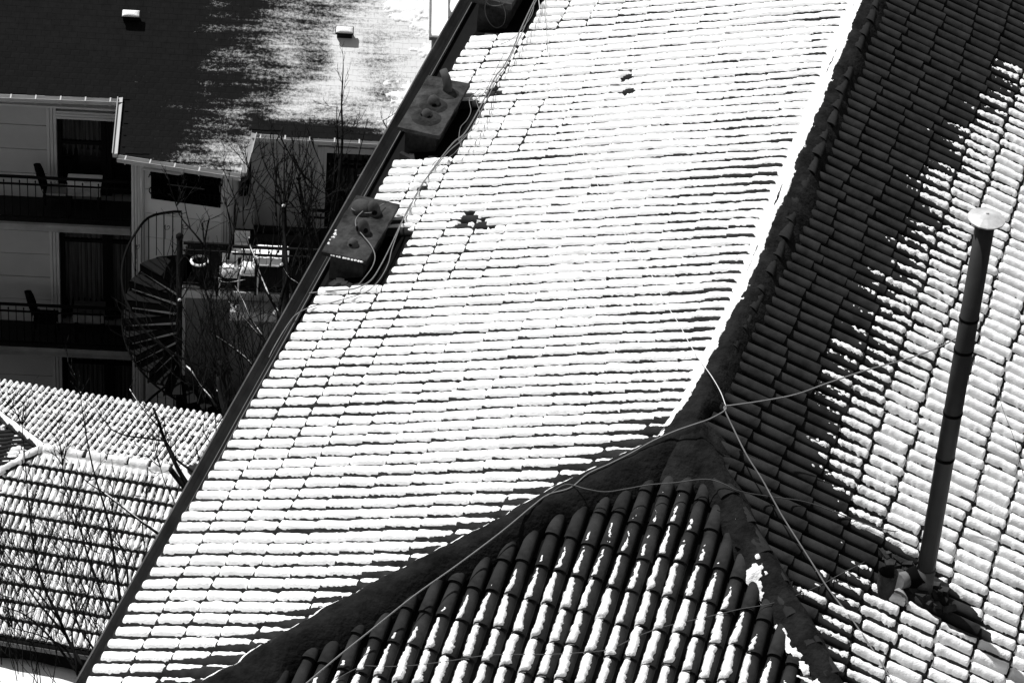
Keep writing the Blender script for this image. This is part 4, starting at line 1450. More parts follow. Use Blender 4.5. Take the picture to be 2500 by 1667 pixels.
# furniture on the terrace
a_, z_ = hpx(662, 620, .9)
P_ = on_plane(662, 622, HQ + e3 * .74, e3) - HQ; a_, b_ = float(P_ @ e1), float(P_ @ e2)
table('terrace_table', a_, b_, 0, .62, .58, .70, 'square table thickly covered by snow on the terrace', False, 'white')
snow_lump('snow_cushion', a_, b_, .72, .64, .60, .09, 'bright snow slab on the square terrace table', 5)
P_ = on_plane(590, 600, HQ + e3 * .55, e3) - HQ; a2, b2 = float(P_ @ e1), float(P_ @ e2)


def tchair(a, b, label, seed, rot=0):
    P = hp(a, b, 0); o = empty('terrace_chair', P); tag(o, label, 'chair', None); bpy.context.view_layer.update()
    m = MB(); m.box(P + e3 * .42, (.30, .34, .035), e1, e2, e3); m.build('seat', HM['white'], o)
    m = MB(); m.box(P + e3 * .60 - e2 * .17 * (1 if rot == 0 else .9), (.28, .03, .32), e1, e2, e3); m.build('backrest', HM['white'], o)
    for sx in (-1, 1):
        for sy in (-1, 1):
            m = MB(); m.box(P + e1 * sx * .17 + e2 * sy * .17 + e3 * .2, (.03, .03, .4), e1, e2, e3); m.build('leg', HM['white'], o)
    snow_lump('snow_cushion', a, b, .44, .30, .32, .12, 'snow cushion on ' + label.replace('white ', 'the white '), seed)


tchair(a2, b2, 'white plastic chair beside the bay corner on the terrace', 11)
P_ = on_plane(560, 655, HQ + e3 * .5, e3) - HQ; tchair(float(P_ @ e1), float(P_ @ e2), 'white plastic chair closest to the terrace railing', 12, 1)
P_ = on_plane(607, 650, HQ + e3 * .5, e3) - HQ; tchair(float(P_ @ e1), float(P_ @ e2), 'white plastic chair in front of the square snowy table', 13, 1)
# tall pale cabinet and dark bench by the wall
P_ = on_plane(597, 572, HQ + e3 * .0, e3) - HQ
aC, bC = float(P_ @ e1), float(P_ @ e2)
o = empty('cabinet', hp(aC, bC, 0)); tag(o, 'pale metal cabinet standing at the inner corner of the terrace', 'cabinet'); bpy.context.view_layer.update()
hpart('cabinet_body', HM['siding'], (aC - .17, aC + .17, bC - .35, bC, .12, .62), parent=o); hpart('cabinet_foot', HM['iron'], (aC - .15, aC - .11, bC - .3, bC - .02, 0, .12), (aC + .11, aC + .15, bC - .3, bC - .02, 0, .12), parent=o)
hpart('cabinet_door', HM['trim'], (aC - .15, aC + .15, bC, bC + .012, .15, .59), parent=o)
P_ = on_plane(690, 600, HQ + e3 * .3, e3) - HQ; aD, bD = float(P_ @ e1), float(P_ @ e2)
o = empty('planter', hp(aD, bD, 0)); tag(o, 'long dark planter box behind the snowy table on the terrace', 'planter'); bpy.context.view_layer.update()
hpart('planter_wall', HM['frame'], (aD - .55, aD + .55, bD + .16, bD + .2, 0, .5), (aD - .55, aD + .55, bD - .2, bD - .16, 0, .5), (aD - .55, aD - .51, bD - .16, bD + .16, 0, .5), (aD + .51, aD + .55, bD - .16, bD + .16, 0, .5), parent=o)
hpart('soil', HM['floor'], (aD - .5, aD + .5, bD - .15, bD + .15, .3, .44), parent=o)
P_ = on_plane(487, 635, HQ + e3 * .45, e3) - HQ; aE, bE = float(P_ @ e1), float(P_ @ e2)
q = empty('flower_pot', hp(aE, bE, 0)); tag(q, 'round dark flower pot with a rim of snow behind the terrace railing', 'pot'); bpy.context.view_layer.update()
m = MB(); m.lathe([(.10, 0), (.15, .35), (.17, .42), (.14, .42), (.13, .36), (.002, .36)], hp(aE, bE, 0), 18); m.build('pot_body', HM['frame'], q)
m = MB(); m.lathe([(.175, .425), (.165, .455), (.135, .45), (.13, .42)], hp(aE, bE, 0), 18); m.build('snow_rim', MAT['snow'], q)
m = MB()
for k in range(9):
    d_ = np.array([math.cos(k * 2.3), math.sin(k * 2.3), 0]) * .08
    m.tube([hp(aE, bE, .36), hp(aE, bE, .48) + d_, hp(aE, bE, .56) + d_ * 1.6], .006, 4)
m.build('dead_plant', HM['bark'], q)

# ---- spiral stair
SP = on_plane(441, 640, HQ + e2 * (TB - .05) , e2)
SC = np.array([SP[0], SP[1], HQ[2]]) - e1 * .02
STAIR = empty('spiral_stair', SC - e3 * 5.6); tag(STAIR, 'black iron spiral stair winding down from the terrace with a curled railing', 'staircase'); bpy.context.view_layer.update()
m = MB(); m.tube([SC - e3 * 5.5, SC + e3 * 1.12], .055, 10); m.build('post', HM['iron'], STAIR)
m = MB(); m.lathe([(.07, 0), (.07, .05), (.03, .09), (.002, .1)], SC + e3 * 1.1, 10); m.build('post_cap', HM['iron'], STAIR)
RS = 1.04
def sdir(deg): return e1 * math.cos(math.radians(deg)) + -e2 * math.sin(math.radians(deg))   # 90 deg = away from the viewer
NST = 26; rise = .205
a00 = 118; dA = 17.5
ends = []
for k in range(NST):
    z_ = -.02 - k * rise
    a0 = a00 + k * dA; a1_ = a0 + dA * 1.15
    P0 = SC + e3 * z_
    v = [P0 + sdir(a0) * .05, P0 + sdir(a0) * RS, P0 + sdir((a0 + a1_) / 2) * RS * 1.01, P0 + sdir(a1_) * RS, P0 + sdir(a1_) * .05]
    m = MB(); m.prism(v, (0, 0, -.035)); m.prism([v[0] - e3 * .036, v[1] - e3 * .036, v[1] - e3 * .075, v[0] - e3 * .075], (sdir(a0 + 90) * .02))
    m.prism([P0 + sdir(a1_) * .05, P0 + sdir(a1_) * RS, P0 + sdir(a1_) * RS - e3 * .15, P0 + sdir(a1_) * .05 - e3 * .15], sdir(a1_ - 90) * .012)
    m.build('tread', HM['iron'], STAIR)
    ends.append((a0 + dA * .5, z_))
# landing wedge joining the terrace
m = MB(); m.prism([SC + sdir(a_) * (RS if a_ is not None else 0) for a_ in (60, 90, 118)] + [SC + sdir(100) * .05], (0, 0, -.05)); m.build('landing', HM['iron'], STAIR)
hel = [SC + sdir(an) * RS + e3 * (z_ + .95) for an, z_ in [(92, 0), (105, 0)] + ends]
m = MB(); m.tube(catmull(hel, 3), .024, 6); m.build('handrail', HM['iron'], STAIR)
m = MB(); m.tube(catmull([p_ - e3 * .95 - e3 * .06 for p_ in hel], 3), .02, 5); m.build('stringer', HM['iron'], STAIR)
for k, (an, z_) in enumerate([(92, 0), (101, 0), (110, 0)] + ends):
    m = MB(); b_ = SC + sdir(an) * RS + e3 * (z_ - .05); m.tube([b_, b_ + e3 * .99], .011, 5); m.build('baluster', HM['iron'], STAIR)
    if k > 2:
        b_ = SC + sdir(an - dA * .5) * RS + e3 * (z_ - .05 + rise / 2); m = MB(); m.tube([b_, b_ + e3 * .97], .009, 5); m.build('baluster', HM['iron'], STAIR)
    # scroll ornament
    if k % 2 == 0:
        pc = SC + sdir(an - 4) * RS + e3 * (z_ + .62); td = sdir(an + 90)
        sp = [pc + td * (.012 + .008 * i_) * math.cos(i_ * .9) + e3 * (.012 + .008 * i_) * math.sin(i_ * .9) for i_ in range(9)] + [pc + td * .05 - e3 * .25]
        m = MB(); m.tube(sp, .006, 4); m.build('scroll', HM['iron'], STAIR)

# ---- roof vents and the masonry chimney at the back
def vent(x, y):
    P = rpx(x, y); a_, t_ = rco(P)
    m = MB()
    m.box(rat(a_, t_, .05), (.28, .14, .10), e1, rdn, rn); v_ = m.build('roof_vent', HM['frame'], HOTEL)
    m = MB(); m.box(rat(a_, t_ - .02, .125), (.34, .17, .03), e1, rdn, rn); m.build('vent_hood', HM['frame'], v_)
    n = 14; V = np.zeros((n, n, 3))
    for i in range(n):
        for j in range(n):
            u = -1 + 2 * i / (n - 1); w = -1 + 2 * j / (n - 1); r = max(abs(u), abs(w))
            V[i, j] = rat(a_ + u * .165, t_ - .02 + w * .075, .142 + (.035 * (1 - r ** 4) if r < .99 else -.012))
    grid_mesh('vent_snow', V, MAT['snow'], v_)
    return a_, t_


va = vent(320, 46); vb = vent(841, 86)
# snow over the shingle roof
dA_, dT_ = .022, .026
A_, T_ = np.meshgrid(np.arange(rco(rpx(240, 200))[0] - 2, amax, dA_), np.arange(tmin, tmax, dT_), indexing='ij')
ins = inside_np(A_, T_)
W3 = G0[None, None] + A_[..., None] * e1 + T_[..., None] * rdn
rel = W3 - CAM
dep = rel @ CF
ctl = np.array([(-40, 560), (0, 555), (60, 600), (150, 600), (230, 560), (270, 540), (330, 500), (370, 520), (420, 560)], float)
edge_a = np.array([rco(rpx(x, y)) for y, x in ctl])
o_ = np.argsort(edge_a[:, 1])
ea = np.interp(T_, edge_a[o_, 1], edge_a[o_, 0])
full_a = ea + 2.3
eav = np.interp(A_, [RC[0][0], RC[1][0] - .01, RC[2][0], RC[3][0], RC[4][0] + .01, RC[5][0]], [RC[0][1], RC[1][1], RC[2][1], RC[3][1], RC[4][1], RC[5][1]])
cov = (A_ - ea) / 4.3
n_big = fbm(A_ * .8, T_ * 1.2, 801, 3); n_st = fbm(A_ * 1.3, T_ * 9, 803, 2); n_f = fbm(A_ * 20, T_ * 24, 805, 3); n_ff = fbm(A_ * 5, T_ * 8, 807, 2); n_g = fbm(A_ * 38, T_ * 38, 809, 1)
c_ = -.42 + 1.25 * np.clip(cov, -1, 1.15) + .50 * n_big + .28 * n_st + .50 * n_f + .20 * n_ff + .50 * n_g
c_ += 1.3 * np.exp(-((A_ - vb[0]) / .2) ** 2) * np.exp(-np.maximum(T_ - vb[1] - .2, 0) / .6) * (T_ > vb[1])
c_ -= 1.5 * np.exp(-((eav - T_) / (.20 + .05 * n_big)) ** 2)
c_ -= .9 * np.exp(-((T_ - rco(rpx(560, 275))[1]) / .10) ** 2) * (A_ < ea + 1.5)
c_ -= 2.5 * sstep(ea - A_, -.2, .8)
c_ = -.93 + 1.25 * np.clip(cov, -1, 1.2) + .50 * n_big + .20 * n_st + .16 * n_f + .16 * n_ff - 1.5 * np.exp(-((eav - T_) / (.20 + .05 * n_big)) ** 2) - 2.5 * sstep(ea - A_, -.2, .8)
keep = ins & (c_ > 0)
V = W3 + rn * np.where(c_ > 0, .002 + .008 * np.clip(c_, 0, 1.2) + .001 * n_f, -.02)[..., None]
tag(grid_mesh('snow_cover', V, MAT['snow'], None, keep=keep), 'patchy melting snow on the dark shingle roof of the hotel', 'snow', None, 'stuff')

# masonry chimney: corbelled blocks under a moulded cap
q0 = on_plane(1066, 92, rat(0, 0, 0) + rn * .55, rn)
CQ = np.array(q0)
mc = MB(); mc.box(CQ + e3 * -.9 + e1 * .45 - e2 * .9, (.80, 1.8, 1.5), e1, e2, e3)
CHN = mc.build('chimney', HM['stone'], HOTEL)
for k, (w, zz2) in enumerate(((1.06, .0), (1.06, -.2), (.98, -.4), (.90, -.6))):
    for i in range(4):
        for side in (0,):
            wb2 = w / 4
            q = MB(); q.box(CQ + e3 * (zz2 - .1) + e1 * (.45 - w / 2 + wb2 * (i + .5) + (.03 if k % 2 else 0)) - e2 * .03, (wb2 - .012, .10, .185), e1, e2, e3)
            q.build('block', HM['stone'], CHN)
    for i in range(6):
        for sx in (-1, 1):
            q = MB(); q.box(CQ + e3 * (zz2 - .1) + e1 * (.45 + sx * (w / 2 - .05)) - e2 * (.25 + i * .27), (.10, .255, .185), e1, e2, e3); q.build('block', HM['stone'], CHN)
q = MB(); q.box(CQ + e3 * .035 + e1 * .45 - e2 * .86, (1.18, 1.95, .07), e1, e2, e3); q.build('chimney_cap', HM['stone'], CHN)
q = MB(); q.box(CQ + e3 * .19 + e1 * .56 - e2 * 1.0, (.72, 1.5, .24), e1, e2, e3); q.build('chimney_cap', HM['stone'], CHN)
V = np.zeros((20, 30, 3))
for i in range(20):
    for j in range(30):
        u = -1 + 2 * i / 19; v = -1 + 2 * j / 29; r = max(abs(u), abs(v))
        V[i, j] = CQ + e1 * (.45 + u * .56) - e2 * (.86 + v * .93) + e3 * (.072 + (.05 * (1 - r ** 6) + .012 * float(vnoise(i * .5, j * .5, 9)) if r < .99 else -.01))
grid_mesh('cap_snow', V, MAT['snow'], CHN)
V = np.zeros((16, 24, 3))
for i in range(16):
    for j in range(24):
        u = -1 + 2 * i / 15; v = -1 + 2 * j / 23; r = max(abs(u), abs(v))
        V[i, j] = CQ + e1 * (.56 + u * .34) - e2 * (1.0 + v * .72) + e3 * (.312 + (.03 * (1 - r ** 6) + .03 * float(vnoise(i * .5, j * .5, 19)) if r < .99 else -.01))
grid_mesh('cap_snow', V, MAT['snow'], CHN)

# ================================================================== low tiled house between the two
PL = math.radians(6.5)
g1 = np.array([math.cos(PL), math.sin(PL), 0]); g2 = np.array([math.sin(PL), -math.cos(PL), 0])
ZR = 4.7
LQ = on_plane(105, 1097, (0, 0, ZR), (0, 0, 1))
LR = on_plane(447, 1150, (0, 0, ZR), (0, 0, 1))
RL = float((LR - LQ) @ g1)
TP = math.tan(math.radians(19)); CT = math.sqrt(1 + TP * TP)
LS = Slope(LQ, g1, g2 - e3 * TP); LN = Slope(LQ, g1, -g2 - e3 * TP); LW = Slope(LQ, g2, -g1 - e3 * TP); LE = Slope(LR, g2, g1 - e3 * TP)
def lco(S, x, y):
    P = on_plane(x, y, S.O, S.N) - S.O; return float(P @ S.A), float(P @ S.D)
tS = lco(LS, 110, 1572)[1]; tN = lco(LN, 280, 975)[1]
print('LOW house ridge', RL, 'tS', tS, 'tN', tN, LQ)
LOW = empty('low_tiled_house', LQ + g2 * 1 - e3 * (ZR + .6), PL); tag(LOW, 'low house with snowy interlocking roof tiles below the hotel at the left edge', 'house'); bpy.context.view_layer.update()
LINV = LOW.matrix_basis.inverted()
LPI, LTL = 0.118, 0.33
EX = 3.2                                       # how far the hip ends reach sideways


def lrz(A, B):
    """roof height over plan coordinates along the ridge (A) and towards the viewer (B)"""
    return ZR - TP * np.maximum(np.maximum(np.abs(B), -A), A - RL)


def low_tile_h(a, v):
    u = (a / LPI) % 1.0
    hump = np.sqrt(np.clip(1 - ((u - .5) / .36) ** 2, 0, 1)) * .034
    return hump + .018 * v


# one interlocking tile: two humps
TW = 2 * LPI
us = np.array([0, .14, .23, .36, .5, .64, .77, .86]) ; xs = np.concatenate([us * LPI, (1 + us) * LPI, [2 * LPI - .004]])
hz = np.array([float(low_tile_h(x % LPI if x < 2 * LPI - .005 else .001, 0)) for x in xs])
tv = np.array([(x, -.03, h) for x, h in zip(xs, hz)] + [(x, LTL, h + .018) for x, h in zip(xs, hz)] + [(x, LTL, h + .004) for x, h in zip(xs, hz)])
nX = len(xs)
tf = np.array([(k, k + 1, nX + k + 1, nX + k) for k in range(nX - 1)] + [(nX + k, nX + k + 1, 2 * nX + k + 1, 2 * nX + k) for k in range(nX - 1)])
MAT['ltile'] = material('red interlocking tile', 0.016, 0.95, 0.35, 6, 0.4, 40, 0.1)
LT = mesh_np('roof_tile', tv, tf, MAT['ltile'])
lst = []
for S, t_end, a_lo, a_hi, k_ in ((LS, tS, -EX, RL + EX, 0), (LN, tN, -EX, RL + EX, 1), (LW, EX * CT, -tS / CT, tS / CT, 2), (LE, EX * CT, -tS / CT, tS / CT, 3)):
    j = 0
    while t_end - (j + 1) * LTL > -LTL:
        t0 = t_end - (j + 1) * LTL
        a = math.floor(a_lo / TW) * TW
        while a < a_hi:
            ac = a + TW / 2; tc = t0 + LTL / 2
            if k_ < 2: okk = tc > 0.03 and (-tc / CT - .02) < ac < RL + tc / CT + .02
            else: okk = tc > 0.03 and abs(ac) < tc / CT + .02
            if okk:
                mt = np.eye(4); mt[:3, 0] = S.A; mt[:3, 1] = S.D; mt[:3, 2] = S.N if np.cross(S.A, S.D) @ S.N > 0 else S.N
                mt[:3, 3] = S.O + S.A * a + S.D * max(t0, 0.0) + S.N * (.0 + rnd.uniform(-.003, .003))
                pr_ = proj(mt[:3, 3]); vis_ = -20 < pr_[0] < 560 and pr_[1] < 1700
                lst.append((0 if (k_ == 0 and vis_) else 1 if vis_ else 2, pr_[2], mt))
            a += TW
        j += 1
lst.sort(key=lambda q_: q_[:2])
for _, _, mt in lst[:298]:
    o = link('roof_tile', LT, LOW); o.matrix_parent_inverse = LINV; o.matrix_basis = Matrix(mt.tolist())
tag(instance_join('roof_tiles', tv, tf, [q_[2] for q_ in lst[298:]], MAT['ltile'], LOW, False), kind='stuff')
def lp(A, B, z): return LQ * [1, 1, 0] + g1 * A + g2 * B + e3 * z
m = MB()
bS, bN = tS / CT, tN / CT
zS, zN = ZR - TP * bS, ZR - TP * bN
m.add([lp(0, 0, ZR - .02), lp(RL, 0, ZR - .02), lp(RL + EX, bS, ZR - TP * EX - .02), lp(RL + bS, bS, zS - .02), lp(-bS, bS, zS - .02), lp(-EX, bS, zS - .02)], [(0, 1, 3, 4)])
m.add([lp(0, 0, ZR - .02), lp(-EX, -EX, ZR - TP * EX - .02), lp(-EX, EX, ZR - TP * EX - .02)], [(0, 1, 2)])
m.add([lp(RL, 0, ZR - .02), lp(RL + EX, -EX, ZR - TP * EX - .02), lp(RL + EX, EX, ZR - TP * EX - .02)], [(0, 2, 1)])
m.add([lp(0, 0, ZR - .02), lp(RL, 0, ZR - .02), lp(RL + bN, -bN, zN - .02), lp(-bN, -bN, zN - .02)], [(0, 1, 2, 3)])
m.build('roof_deck', MAT['deck'], LOW)
m = MB(); m.box(lp(RL / 2, 0, (zS - .6 - .3) / 2), (RL + 2 * EX - .4, min(bS, bN) * 2 - .3, zS - .2 + .6), g1, g2, e3); m.build('wall', MAT['wall'], LOW)
# low gutter along the near eave
m = MB(); m.prism([lp(-bS, bS + x, zS + z_) for x, z_ in ((0, 0), (0, -.09), (.11, -.09), (.11, .0), (.10, .0), (.10, -.08), (.01, -.08), (.01, 0))], g1 * (RL + 2 * bS)); m.build('gutter', MAT['gutter'], LOW)
# ridge and hip mortar with cap tiles
for path in ([(0, 0), (RL, 0)], [(0, 0), (-EX, EX)], [(0, 0), (-EX, -EX)], [(RL, 0), (RL + bS, bS)], [(RL, 0), (RL + bN, -bN)]):
    (a0, b0), (a1_, b1_) = path
    P0 = lp(a0, b0, float(lrz(a0, b0)) + .05); P1 = lp(a1_, b1_, float(lrz(a1_, b1_)) + .05)
    L_ = np.linalg.norm(P1 - P0); Y = (P1 - P0) / L_; s = 0
    X = np.cross(Y, e3); X /= np.linalg.norm(X); Z = np.cross(X, Y)
    while s < L_ - .1:
        mt = np.eye(4); mt[:3, 0] = X; mt[:3, 1] = Y; mt[:3, 2] = Z; mt[:3, 3] = P0 + Y * s - Z * .03
        o = link('ridge_tile', RT, LOW); o.matrix_parent_inverse = LINV; o.matrix_basis = Matrix(mt.tolist()); s += .38


def low_snow(S, t_end, a_lo, a_hi, kind, seed, label, cover):
    A, T = np.meshgrid(np.arange(a_lo, a_hi, .0135), np.arange(0.0, t_end + .01, .022), indexing='ij')
    j = np.floor((t_end - T) / LTL); v = 1 - ((t_end - T) / LTL - j)
    u = (A / LPI) % 1.0; i = np.floor(A / LPI)
    tile = low_tile_h(A, v)
    if kind == 0: dom = (A > -T / CT) & (A < RL + T / CT)
    else: dom = np.abs(A) < T / CT
    n1 = fbm(A * 26, T * 20, seed, 3); n2 = fbm(A * 6, T * 5, seed + 3, 2)
    th, ws, endg = cover(A, T, v, i, j, n2)
    uu = (u - .5 - .04) / ws + .2 * fbm(A * 5, T * 22, seed + 7, 2)
    sh = .018 * v + (.034 + th) * np.clip(1 - np.abs(uu) ** 2.6, 0, 1) ** .5 - endg * (1 - sstep(v, 0, .12) * (1 - sstep(v, .86, 1))) * .06 + .004 * n1
    keep = dom & (sh > tile - .001) & (sh > .006)
    V = S.P(A, T, np.where(keep, sh, tile - .012))
    return tag(grid_mesh('snow_cover', V, MAT['snow'], None, keep=keep), label, 'snow', None, 'stuff')


low_snow(LS, tS, -EX, RL + EX, 0, 901, 'snow pads on the near slope of the low tiled house',
         lambda A, T, v, i, j, n: (.020 + .006 * n + 0 * A, .36 + .05 * n + .05 * rowrand(i + 91 * j, 17), 1.2 + 0 * A))
low_snow(LN, tN, -EX, RL + EX, 0, 911, 'small snow pads on the far slope of the low tiled house',
         lambda A, T, v, i, j, n: (.018 + .008 * n + .02 * sstep(A, 2.5, 3.6), .29 + .04 * n + .16 * sstep(A, 2.2, 3.4), 1.5 - .8 * sstep(A, 2.5, 3.6)))
low_snow(LW, EX * CT, -EX, EX, 1, 921, 'scraps of snow on the dark hip end of the low tiled house',
         lambda A, T, v, i, j, n: (-.035 + .07 * sstep(fbm(A * 2, T * 2, 71, 2), .30, .55), .36 + 0 * A, .9 + 0 * A))
low_snow(LE, EX * CT, -EX, EX, 1, 931, 'snow on the right hip end of the low tiled house beside the bare trunk',
         lambda A, T, v, i, j, n: (.03 + 0 * A, .5 + 0 * A, .3 + 0 * A))
# snow over the ridge and hips
for k, (path, wl2, amp_, bias) in enumerate((([(0, 0), (RL, 0)], .14, .03, .004), ([(0, 0), (-EX, EX)], .09, .03, .006), ([(0, 0), (-EX, -EX)], .07, .02, .004), ([(RL, 0), (RL + bS, bS)], .14, .04, -.004))):
    (a0, b0), (a1_, b1_) = path
    L_ = math.hypot(a1_ - a0, b1_ - b0); dx, dy = (a1_ - a0) / L_, (b1_ - b0) / L_
    S2, Q2 = np.meshgrid(np.arange(0, L_, .022), np.linspace(-1, 1, 22), indexing='ij')
    D2 = Q2 * wl2 + (.06 if k == 0 else 0)
    AA = a0 + dx * S2 - dy * D2; BB = b0 + dy * S2 + dx * D2
    th = bias + .03 * (1 - np.abs(Q2) ** 3) - .012 * np.abs(Q2) + amp_ * fbm(AA * 9, BB * 9, 941 + k, 3) - .06 * (np.abs(((S2 / .38) % 1) - .5) > .46) * (Q2 < .2) * (k == 0)
    cap = .03 + .07 * np.sqrt(np.clip(1 - (D2 / .11) ** 2, 0, 1))
    V = LQ * [1, 1, 0] + AA[..., None] * g1 + BB[..., None] * g2 + (lrz(AA, BB) + cap + th)[..., None] * e3
    tag(grid_mesh('snow_cover', V, MAT['snow'], None, keep=th > 0), ['snow lying along the ridge of the low tiled house', 'snow on the near left hip of the low tiled house',
        'snow on the far left hip of the low tiled house', 'broken snow on the right hip of the low tiled house'][k], 'snow', None, 'stuff')
# flat snowy annex roof at the very bottom left
ZA = 3.0
aq = [on_plane(x, y, (0, 0, ZA), (0, 0, 1)) for x, y in ((-160, 1588), (60, 1606), (215, 1640), (150, 1830), (-200, 1830))]
ANX = empty('annex', aq[1] * [1, 1, 0] - e3 * .6); tag(ANX, 'flat-roofed annex under snow in the bottom left corner behind twigs', 'annex'); bpy.context.view_layer.update()
m = MB(); m.prism([p_ - e3 * (ZA + .6) for p_ in aq], e3 * (ZA + .52)); m.build('wall', MAT['wall'], ANX)
m = MB(); m.prism([p_ - e3 * .075 for p_ in aq], e3 * .05); m.build('roof_slab', MAT['deck'], ANX)
gx = np.linspace(0, 1, 50); gy = np.linspace(0, 1, 50)
G = np.zeros((50, 50, 3))
for i_, u in enumerate(gx):
    for j_, v in enumerate(gy):
        if u < .5: pa = aq[0] + (aq[1] - aq[0]) * u * 2
        else: pa = aq[1] + (aq[2] - aq[1]) * (u - .5) * 2
        pb = aq[4] + (aq[3] - aq[4]) * u
        P = pa + (pb - pa) * v
        r = max(abs(u * 2 - 1), abs(v * 2 - 1))
        G[i_, j_] = P + e3 * (-.02 + .08 * (1 - r ** 10) + .03 * float(fbm(P[0] * 2, P[1] * 2, 955, 3)))
tag(grid_mesh('snow_cover', G, MAT['snow']), 'snow lying on the flat annex roof at the bottom left', 'snow', None, 'stuff')


# ================================================================== bare trees
def polyz(L): return [(x * 1.063, y * 1.063) for x, y in L]


class Tree:
    def __init__(self, label, base, dist, seed, trunk):
        self.r = random.Random(seed); self.d = dist
        self.o = empty('bare_tree', at(*base, dist) * [1, 1, 0] + [0, 0, -.6]); tag(self.o, label, 'tree'); bpy.context.view_layer.update()
        self.tw = MB(); self.sn = MB()
        P = [at(x, y, dist) for x, y in trunk]
        P = catmull(P, 4); P = [np.array([P[0][0] + .1, P[0][1], -.7])] + P
        m = MB(); m.tube(P, np.linspace(.10, .035, len(P)), 8); m.build('trunk', HM['bark'], self.o)

    def limb(self, pts, r0, r1, dd=0.0, knob=False, snow=False, shoots=0, sl=(60, 150), spread=.45, up=-1.45):
        n = len(pts)
        P = [at(x, y, self.d + dd * k / max(1, n - 1) + self.r.uniform(-.06, .06)) for k, (x, y) in enumerate(pts)]
        P = catmull(P, 4)
        m = MB(); m.tube(P, np.linspace(r0, r1, len(P)), 6)
        if knob: m.lathe([(.01, -.05), (.04, -.03), (.045, 0), (.03, .03), (.004, .045)], P[-1], 8)
        m.build('branch', HM['bark'], self.o)
        if snow:
            S = [p_ + np.array([0, 0, r0 * .7]) for p_ in P[len(P) // 5:]]
            self.sn.tube(S, [r0 * (.18 + .35 * self.r.random()) for _ in S], 5)
        if knob:
            self.sn.lathe([(.03, 0), (.028, .02), (.008, .035), (.002, .037)], P[-1] + [0, -.01, .03], 7)
        x, y = pts[-1]
        for _ in range(shoots):
            self.shoot(x, y, self.r.uniform(*sl), up + self.r.gauss(0, spread), self.d + dd, .011)
        # small side twigs
        for k in range(1, n):
            if self.r.random() < .8:
                x, y = pts[k]; self.shoot(x, y, self.r.uniform(25, 80), up + self.r.gauss(0, .8), self.d + dd * k / n, .007)

    def shoot(self, x, y, L, ang, dist, r, depth=0):
        n = 5; px, py = x, y; P = [at(x, y, dist)]; a = ang; d = dist; br = []
        for k in range(n):
            a += self.r.gauss(0, .09) + (-1.5 - a) * .06
            px += math.cos(a) * L / n; py += math.sin(a) * L / n; d += self.r.uniform(-.12, .12)
            P.append(at(px, py, d))
            if depth < 2 and self.r.random() < (.55 if depth == 0 else .3): br.append((px, py, a, d))
        rs = np.linspace(r, r * .35, len(P))
        self.tw.tube(P, rs, 4, cap=False)
        for (bx, by, ba, bd) in br:
            self.shoot(bx, by, L * self.r.uniform(.25, .55), ba + self.r.choice((-1, 1)) * self.r.uniform(.25, .6), bd, r * .7, depth + 1)

    def finish(self):
        if self.tw.v: tag(self.tw.build('twigs', HM['bark'], self.o), kind='stuff')
        if self.sn.v: tag(self.sn.build('branch_snow', MAT['snow'], self.o), kind='stuff')


PX5 = lambda L: [(560 + x / 4.9, 300 + y / 4.9) for x, y in L]
T1 = Tree('tall bare pollarded tree in front of the right wing of the hotel', (700, 1000), 50.5, 5, [(690, 1000), (694, 860), (698, 700), (694, 620)])
T1.limb([(694, 640), (695, 580), (693, 505)], .045, .04, .1, True)
for L in ([(655, 1020), (600, 980), (520, 900), (420, 790), (330, 700), (250, 600), (218, 490)], [(680, 950), (660, 860), (600, 780), (540, 700), (460, 580), (400, 430), (375, 320)],
          [(620, 1000), (600, 850), (560, 700), (550, 560), (520, 350), (490, 180)], [(700, 900), (730, 760), (750, 600), (760, 330)], [(560, 1120), (550, 900), (560, 700), (570, 450), (565, 210)],
          [(660, 830), (655, 600), (660, 400)], [(640, 850), (600, 700), (575, 500)]):
    T1.limb(PX5(L), .017, .006, .2, shoots=1, sl=(20, 50))
T1.limb(PX5([(965, 1230), (930, 1110), (880, 980), (850, 800), (830, 660)]), .030, .024, .2, True)
for L in ([(830, 640), (800, 560), (770, 450), (760, 340)], [(830, 650), (860, 590), (900, 450), (970, 180)], [(870, 600), (930, 520), (1000, 440), (1020, 415)], [(770, 400), (850, 570), (960, 800), (1060, 960), (1120, 1080)],
          [(620, 150), (640, 230), (700, 340), (780, 480), (860, 600)], [(975, 170), (1010, 290), (1080, 460), (1145, 640)], [(870, 600), (950, 690), (1050, 790), (1150, 850), (1190, 890)],
          [(940, 1100), (970, 900), (990, 700), (990, 560)], [(1040, 1110), (1035, 950), (1045, 860)], [(860, 1080), (890, 930), (905, 820)], [(715, 940), (780, 1010), (850, 1090), (930, 1160)]):
    T1.limb(PX5(L), .014, .005, .2)
T1.limb([(765, 760), (760, 640), (755, 560), (742, 520)], .045, .03, .2)
T1.limb([(745, 560), (735, 500), (720, 450), (700, 420)], .02, .012, .1)
for k in range(20):
    T1.shoot(T1.r.uniform(585, 770), T1.r.uniform(470, 720), T1.r.uniform(60, 190), T1.r.gauss(-1.57, .38), 50.5 + T1.r.uniform(-.6, .6), .012)
T1.finish()
T2 = Tree('bare tree with two very tall straight shoots reaching over the hotel eave', (800, 900), 51.5, 6, [(775, 900), (780, 780), (790, 680), (800, 600)])
T2.limb([(800, 620), (812, 540), (826, 470), (832, 400), (836, 330), (834, 260), (836, 205), (838, 160)], .035, .008, 0)
T2.limb([(805, 600), (815, 500), (828, 420), (826, 360), (823, 310), (822, 262)], .022, .007, 0)
T2.limb([(800, 560), (812, 480), (818, 400), (824, 340)], .014, .008, 0, shoots=2, sl=(30, 70))
T2.limb([(850, 500), (868, 430), (876, 380), (888, 330), (898, 290)], .013, .006, 0)
